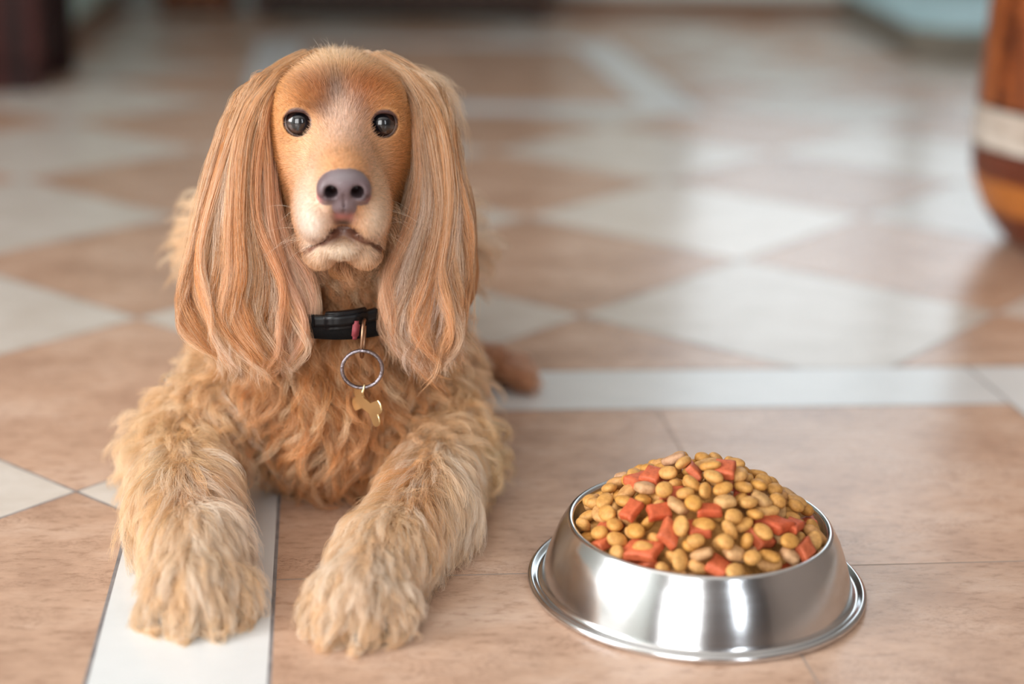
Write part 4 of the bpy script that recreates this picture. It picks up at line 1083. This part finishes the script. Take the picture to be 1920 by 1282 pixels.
    if i == 0:
        w = (np.clip((u - .70)/.2, 0, 1)*np.clip((tm - .4)/.2, 0, 1))[:, None]*.7; base = base*(1 - w) + L(242, 196, 166)*w  # highlight on the lower inner locks, put into the coat colour
    else:
        w = (np.clip((.55 - u)/.3, 0, 1)*np.clip((tm - .2)/.2, 0, 1))[:, None]*.45; base = base*(1 - w) + L(188, 150, 122)*w
        w = (np.clip((u - .6)/.3, 0, 1))[:, None]*.35; base = base*(1 - w) + L(160, 112, 74)*w
    base = base*np.exp(.20*lock + .14*lock2)[:, None]  # forward locks lighter, sunken ones darker: shading between locks painted in
    c = tone(base, M, .20, .20, L(250, 222, 190), .17)
    tsh = np.repeat(ts, M)
    o = curves('ear_fur', H, taper(len(H), K, .000115, .4), c)
    o['label'] = 'long wavy ear hair on the ' + ('left' if i == 0 else 'right') + ' of the photo'
    # thin pale locks lying on top, highlights put into their colour
    k = 95; K = 24; s = np.linspace(0, 1, K)[None]
    uo = .5 + (rng.random(k) - .5)*.86; ts = np.where(rng.random(k) < .4, rng.uniform(0, .15, k), rng.uniform(.2, .75, k)); te = np.minimum(ts + rng.uniform(.25, .55, k), 1.04)
    t = ts[:, None] + (te - ts)[:, None]*s; p = at(uo[:, None] + .03*np.sin(6*t + rng.random((k, 1))*6), t)
    p[..., 0] += np.sin(6.283*rng.uniform(1.5, 3.2, (k, 1))*t + rng.random((k, 1))*6.3)*(.0008 + .0075*np.clip(t - .35, 0, 1))
    e = np.abs(2*uo[:, None] - 1)
    p[..., 1] -= .0085*(1 - e**2)*np.sin(np.clip(t, 0, 1)*2.6 + .35) + .013*np.clip(t*3, .25, 1)*(.4 + .6*np.clip(t, 0, 1)) + .001 - .012*e**3
    pc = np.tile(L(250, 220, 190) if i == 0 else L(232, 204, 180), (k, 1))
    H2 = clumps(p, 15, .0019, .5, .0012, .3)
    curves('ear_wisps', H2, taper(len(H2), K, .00010, .35), tone(pc, 15, .12, .15), o)
    # stray hairs flying off the outer edge
    k = 130; K = 14; s = np.linspace(0, 1, K)[None]
    uo = np.where(rng.random(k) < .8, (0. if i == 0 else 1.), rng.random(k)); ts = rng.uniform(.05, .85, k)
    t = ts[:, None] + .22*s*rng.uniform(.4, 1.2, (k, 1)); p = at(uo[:, None]*np.ones_like(t), t)
    p[..., 1] -= .004
    p[..., 0] += (-1 if i == 0 else 1)*rng.uniform(.001, .011, (k, 1))*s**1.3*np.cos(2.6*s + rng.normal(0, .5, (k, 1)))
    p[..., 2] += rng.uniform(0, .012, (k, 1))*s
    curves('stray_hair', p, taper(k, K, .00006, .5), tone(np.tile(L(226, 176, 128), (k, 1)), 1, .1, .1), o)
ear(0); ear(1)

# ---- fluffy fringe where the right ear leaves the crown
def crown_fringe():
    n, K, M = 150, 14, 14; s = np.linspace(0, 1, K)[None]
    for sx in (-1, 1):
        cnt = n if sx > 0 else 90
        a = rng.random(cnt)
        root = np.stack([XC + sx*(.034 + .014*a), .150 + .03*rng.random(cnt), .330 - .018*a], 1)
        d = sample(root); root -= grad(root)*(d + .001)[:, None]
        reach = (.050 if sx > 0 else .026)*rng.uniform(.5, 1.05, cnt)
        ang = rng.uniform(-.25, .55, cnt)
        p = root[:, None] + s[..., None]*0
        p[..., 0] += sx*reach[:, None]*(1 - (1 - s)**1.7)
        p[..., 2] += (reach*.20)[:, None]*np.sin(s*2.2) - (.010 + .05*rng.random(cnt))[:, None]*s**2.2 - .012*s
        p[..., 1] += (.03*rng.random(cnt) - .008)[:, None]*s
        H = clumps(p, M, .0028, .4, .0012, .4)
        c = tone(np.tile(L(238, 200, 156), (cnt, 1)), M, .13, .1)
        curves('crown_fringe', H, taper(len(H), K, .00009, .35), c)
crown_fringe()

# ---- generic long fur
def coatfur(name, ncl, M, K, wfun, flow, lenf, lift, drop, rc, amp, waves, tight, gap, frizz, var, light=None, lw=0, r0=.00011, facelim=-.3, lenvar=.3, flat=1., coatf=None):
    P, reg = scatter(ncl, wfun); N = grad(P)
    k = (facing(P, N) > facelim) & (bare(P, reg) < .3); P, N, reg = P[k], N[k], reg[k]; n = len(P)
    ln = lenf(P)*rng.uniform(.7, 1.2, n)
    G = grow(P, N, flow, ln, K, lift*rng.uniform(.6, 1.4, n), drop, gap=gap)
    am = (amp(P) if callable(amp) else amp)*rng.uniform(.5, 1.4, n)
    G = curl(G, ln, am[:, None], waves*rng.uniform(.7, 1.3, (n, 1)), flat)
    # keep the curls out of the skin and the floor
    d = sample(G.reshape(-1, 3)).reshape(n, K); g = grad(G.reshape(-1, 3)).reshape(n, K, 3)
    s = np.linspace(0, 1, K)[None]
    G = G + g*np.clip(.0012*np.clip(s*4, 0, 1) - d, 0, .01)[..., None]
    H = clumps(G, M, rc, tight, frizz, lenvar)
    H[..., 2] = np.maximum(H[..., 2], .0007)
    c = (coatf or coat)(P, reg)
    return curves(name, H, taper(len(H), K, r0, .3), tone(c, M, var, .16, light, lw))
def flow_chest(P, N):
    out = np.sign(P[:, 0:1] - .045)*np.clip(np.abs(P[:, 0:1] - .045)/.07, 0, 1)
    nz = np.stack([np.sin(70*P[:, 2] + 30*P[:, 0]), np.zeros(len(P)), .3*np.sin(60*P[:, 0] + 1)], 1)*.55
    return unit(np.array([0, -.25, -1.]) + out*np.array([.55, 0, 0]) + nz)
low = lambda P: P[:, 2] < .235
coatfur('chest_fur', 3300, 36, 17, lambda c_, r: np.isin(r, R_('chest')) | (np.isin(r, R_('neck')) & (c_[:, 1] < .22)) | (np.isin(r, R_('torso')) & (c_[:, 1] < .22)) | (np.isin(r, R_('leg_left', 'leg_right')) & (c_[:, 1] > .105)),
        flow_chest, lambda P: np.where(P[:, 2] > .155, .022, (.044 - .012*np.clip(np.abs(P[:, 0] - .045)/.09, 0, 1))*np.clip(.55 + P[:, 2]/.12, .55, 1)), .60, .20, .0050, lambda P: np.where(P[:, 2] > .16, .0022, .0085), .80, .66, .0040, .0018, .26, L(246, 214, 172), .22, r0=.00012, facelim=-.15)
coatfur('undercoat', 5200, 12, 7, lambda c_, r: np.isin(r, R_('chest', 'neck')) | (np.isin(r, R_('torso', 'leg_left', 'leg_right')) & (c_[:, 1] < .20)),
        flow_chest, lambda P: np.full(len(P), .014), .5, .1, .0035, .0015, .8, .5, .002, .0006, .15, facelim=-.2)
def flow_leg(nm):
    Pj = [np.array(p) for p in LEG[nm]]
    sgn = -1 if nm == 'leg_left' else 1
    def f(P, N):
        best = np.full(len(P), 9.); d = np.zeros((len(P), 3)); ctr = np.zeros((len(P), 3)); tt = np.zeros(len(P))
        for k, (a, b) in enumerate(zip(Pj, Pj[1:])):
            ab = b - a; t = np.clip(((P - a)@ab)/(ab@ab), 0, 1); c_ = a + t[:, None]*ab; ds = np.linalg.norm(P - c_, axis=1)
            m_ = ds < best; best[m_] = ds[m_]; d[m_] = ab/np.linalg.norm(ab); ctr[m_] = c_[m_]; tt[m_] = k
        rad = unit(P - ctr)
        w = np.where(tt >= 2, .55, .95)[:, None]
        side = rad*np.array([1, .3, 0])*w
        return unit(d*.9 + side + np.array([0, 0, -.45]) - np.array([0, .12, 0]))
    return f
for nm in ('leg_left', 'leg_right'):
    P3 = np.array(LEG[nm][3]); sgn = -1 if nm == 'leg_left' else 1
    o = coatfur('leg_fur', 2300, 26, 13, lambda c_, r: np.isin(r, R_(nm))*(1 + .6*(c_[:, 1] < 0)), flow_leg(nm),
            lambda P: np.interp(P[:, 1], [-.08, -.03, .02, .07, .12, .16], [.022, .029, .046, .050, .036, .024]), .36, .20, .0046, .0024, .6, .68, .003, .0012, .26, L(255, 240, 220), .30, r0=.00012, facelim=-.45)
    o['label'] = 'feathered foreleg fur on the ' + ('left' if sgn < 0 else 'right') + ' of the photo'
    # longer fringe on the outside and back of the leg
    ax_ = np.array([LEG[nm][1], LEG[nm][2]])
    def wf(c_, r, ax_=ax_, sgn=sgn, nm=nm):
        x_ax = np.interp(c_[:, 1], [ax_[1][1], ax_[0][1]], [ax_[1][0], ax_[0][0]])
        return np.isin(r, R_(nm)) & (c_[:, 1] > -.02) & (c_[:, 1] < .19) & ((c_[:, 0] - x_ax)*sgn > .004)
    def ff(P, N, sgn=sgn): return unit(np.array([sgn*.75, -.55, -.55]) + 0*P)
    coatfur('leg_feathering', 650, 24, 14, wf, ff, lambda P: np.full(len(P), .032), .35, .22, .0045, .0035, .8, .65, .003, .001, .15, L(252, 226, 188), .15, r0=.00011, facelim=-.6)
    # inner fringe, reaching over the tiles between the legs
    def wi(c_, r, ax_=ax_, sgn=sgn, nm=nm):
        P4 = np.array(LEG[nm][3]); x_ax = np.interp(c_[:, 1], [P4[1], ax_[1][1], ax_[0][1]], [P4[0], ax_[1][0], ax_[0][0]])
        return np.isin(r, R_(nm)) & (c_[:, 1] > -.035) & (c_[:, 1] < .15) & ((c_[:, 0] - x_ax)*sgn < -.004)
    def fi(P, N, sgn=sgn): return unit(np.array([-sgn*.62, -.62, -.45]) + 0*P)
    coatfur('leg_feathering', 620, 24, 14, wi, fi, lambda P, sgn=sgn: np.where(P[:, 1] < 0, .034, .050 if sgn < 0 else .042), .45, .16, .0045, .0030, .8, .65, .003, .001, .15, L(254, 234, 210), .25, r0=.00011, facelim=-.6)
# ---- back, sides and hind legs (out of focus behind the head)
def flow_body(P, N): return unit(np.array([0, .7, -.5]) + np.sign(P[:, 0:1] - .045)*np.array([.35, 0, 0]))
coatfur('body_fur', 2600, 16, 11, lambda c_, r: np.isin(r, R_('torso')) & (c_[:, 1] > .16), flow_body, lambda P: np.where(P[:, 2] > .15, .050, .020), .75, .12, .0050, .004, .9, .6, .003, .001, .14,
        L(250, 226, 190), .15, r0=.00016, facelim=-.6)
coatfur('hind_leg_fur', 500, 14, 8, lambda c_, r: np.isin(r, R_('hind')), lambda P, N: unit(np.array([.6, -.4, -.4]) + 0*P), lambda P: np.full(len(P), .013), .3, .1, .003, .001, .6, .5, .001, .0005, .12, r0=.00016, facelim=-.6)
# ---- whiskers and brow hairs
def whiskers():
    roots = []; K = 12; s = np.linspace(0, 1, K)[:, None]
    P = []
    for sx in (-1, 1):
        for k in range(9):
            r = np.array([XC + sx*rng.uniform(.020, .028), rng.uniform(.045, .085), rng.uniform(.218, .250)])
            d = sample(r[None])[0]; r = r - grad(r[None])[0]*d
            dr = unit(np.array([sx*rng.uniform(.6, 1.), rng.uniform(-.3, .5), rng.uniform(-.5, .3)]))
            ln = rng.uniform(.014, .032)
            P.append(r + dr*ln*s + np.array([0, 0, -.35])*ln*s**2)
    for sx in (-1, 1):
        for k in range(5):
            r = EYES[0 if sx < 0 else 1] + np.array([rng.uniform(-.006, .006), -.004, .0155]); d = sample(r[None])[0]; r = r - grad(r[None])[0]*d
            dr = unit(np.array([sx*rng.uniform(-.2, .8), -.8, rng.uniform(.3, .9)])); ln = rng.uniform(.008, .016)
            P.append(r + dr*ln*s + np.array([0, .2, -.3])*ln*s**2)
    for k in range(9):
        r = np.array([XC + rng.uniform(-.02, .01), .15, .335]); d = sample(r[None])[0]; r = r - grad(r[None])[0]*d
        dr = unit(np.array([rng.uniform(-.5, .5), .2, 1.])); ln = rng.uniform(.010, .020)
        P.append(r + dr*ln*s + np.array([rng.uniform(-.5, .5), 0, -.2])*ln*s**2)
    P = np.array(P)
    curves('whiskers', P, taper(len(P), K, .00007, .3), np.tile(L(240, 222, 200), (len(P), 1)))
whiskers()

# ------------------------------------------------------------------ collar, rings and bone tag
def collar():
    t = empty('collar', (0, 0, 0)); kid(t); t['label'] = 'black collar with rings and a brass bone tag'; bpy.context.view_layer.update()
    blk = simple('black_nylon', (.004, .004, .0045), .7, spec=.2, bump=.3, bscale=1500)
    pls = simple('black_plastic', (.003, .003, .004), .35, spec=.3)
    bro = simple('brown_bronze', (.32, .19, .12), .32, 1)
    stl = simple('worn_steel', (.30, .27, .30), .28, 1, bump=.5, bscale=700, var=.35)
    brs = simple('brass', (.92, .74, .42), .30, 1, bump=.08, bscale=900)
    red = simple('red_fabric', (.22, .03, .04), .7)
    def k2(o, par=t):
        o.parent = par; o.matrix_parent_inverse = par.matrix_world.inverted(); return o
    cx, cy, cz = .046, .155, .1545
    def ringpt(a, rr=0, dz=0):     # tilted: the front hangs lower than the back
        x = cx + (.062 + rr)*math.sin(a); y = cy - (.071 + rr)*math.cos(a)
        return Vector((x, y, cz + dz + .05*(y - cy) + .003))
    bm = bmesh.new(); N = 96; prof = [(-.0012, -.0085), (.0012, -.0085), (.0016, 0), (.0012, .0085), (-.0012, .0085)]; rings = []
    for i in range(N):
        a = 2*math.pi*i/N; rings.append([bm.verts.new(ringpt(a, r, z)) for r, z in prof])
    for i in range(N):
        A, B = rings[i], rings[(i+1) % N]
        for k in range(5): bm.faces.new((A[k], A[(k+1) % 5], B[(k+1) % 5], B[k]))
    k2(bm_obj('webbing', bm, blk))
    # side-release buckle over the strap
    bm = bmesh.new(); g = bmesh.ops.create_cube(bm, size=1); bmesh.ops.bevel(bm, geom=bm.edges[:], offset=.18, segments=4, affect='EDGES')
    bmesh.ops.subdivide_edges(bm, edges=bm.edges[:], cuts=2, use_grid_fill=True)
    for v in bm.verts:
        a = (v.co.x*.046 + .0045)/.066; q = ringpt(a, .0022 - v.co.y*.0065, v.co.z*.0125 + .0068 + .004*v.co.x); v.co = q
    k2(bm_obj('buckle', bm, pls))
    bm = bmesh.new(); bmesh.ops.create_cube(bm, size=1); bmesh.ops.bevel(bm, geom=bm.edges[:], offset=.2, segments=3, affect='EDGES')
    p0 = Vector(W(667, 619, .078))
    for v in bm.verts: v.co = p0 + Vector((v.co.x*.0052 + v.co.z*.0015, v.co.y*.003, v.co.z*.0135))
    k2(bm_obj('red_tab', bm, red))
    # upright bronze ring, seen edge-on
    c0 = Vector(W(681, 634, .078)); pts = []
    for i in range(40):
        a = 2*math.pi*i/40; pts.append(c0 + Vector((.0012*math.sin(a) + .0008*math.cos(a), .0085*math.sin(a), .0135*math.cos(a))))
    k2(tube('strap_ring', pts, .00125, bro, closed=True))
    # double split ring
    c1 = Vector(W(679, 692, .0705)); pts = []
    for i in range(150):
        a = 2*math.pi*2*i/149; w = .0011*(i/149 - .5)
        pts.append(c1 + Vector((.0142*math.sin(a), w*1.6 - .0015*math.cos(a), .0142*math.cos(a))) + Vector((w*.6, 0, 0)))
    k2(tube('split_ring', pts, .00125, stl))
    # bone tag
    pts2 = []
    def sd(x, z):
        d = min(math.hypot(x - .0115, z - .0050) - .0056, math.hypot(x - .0115, z + .0050) - .0056, math.hypot(x + .0115, z - .0050) - .0056, math.hypot(x + .0115, z + .0050) - .0056)
        q = max(abs(x) - .0115, abs(z) - .0045); h = max(.0018 - abs(d - q), 0)/.0018
        return min(d, q) - h*h*.0018*.25
    n = 120
    for i in range(n):
        a = 2*math.pi*i/n; lo, hi = 0, .03
        for _ in range(30):
            mid = (lo + hi)/2
            if sd(mid*math.cos(a), mid*math.sin(a)) < 0: lo = mid
            else: hi = mid
        pts2.append((lo*math.cos(a), lo*math.sin(a)))
    bm = bmesh.new(); th = .0007
    layers = []
    for (sc_, y) in ((.965, -th), (1, -th*.5), (1, th*.5), (.965, th)): layers.append([bm.verts.new((x*sc_, y, z*sc_)) for x, z in pts2])
    for A, B in zip(layers, layers[1:]):
        for i in range(n): bm.faces.new((A[i], A[(i+1) % n], B[(i+1) % n], B[i]))
    for ly, yy in ((layers[0], -th), (layers[-1], th)):
        cv = bm.verts.new((0, yy, 0))
        for i in range(n): bm.faces.new((ly[i], ly[(i+1) % n], cv))
    o = bm_obj('bone_tag', bm, brs, smooth=False)
    rot = Matrix.Rotation(math.radians(-56), 4, 'Z') @ Matrix.Rotation(math.radians(12), 4, 'Y')
    o.data.transform(Matrix.Translation(Vector(W(688, 760, .079))) @ rot)
    k2(o)
    c2 = Vector(W(681, 730, .0695)); pts = [c2 + Vector((.0008*math.cos(a), .0026*math.sin(a), .0040*math.cos(a))) for a in [2*math.pi*i/24 for i in range(24)]]
    bpy.context.view_layer.update()
    lo = tube('tag_loop', pts, .0006, brs, closed=True); k2(lo)
collar()
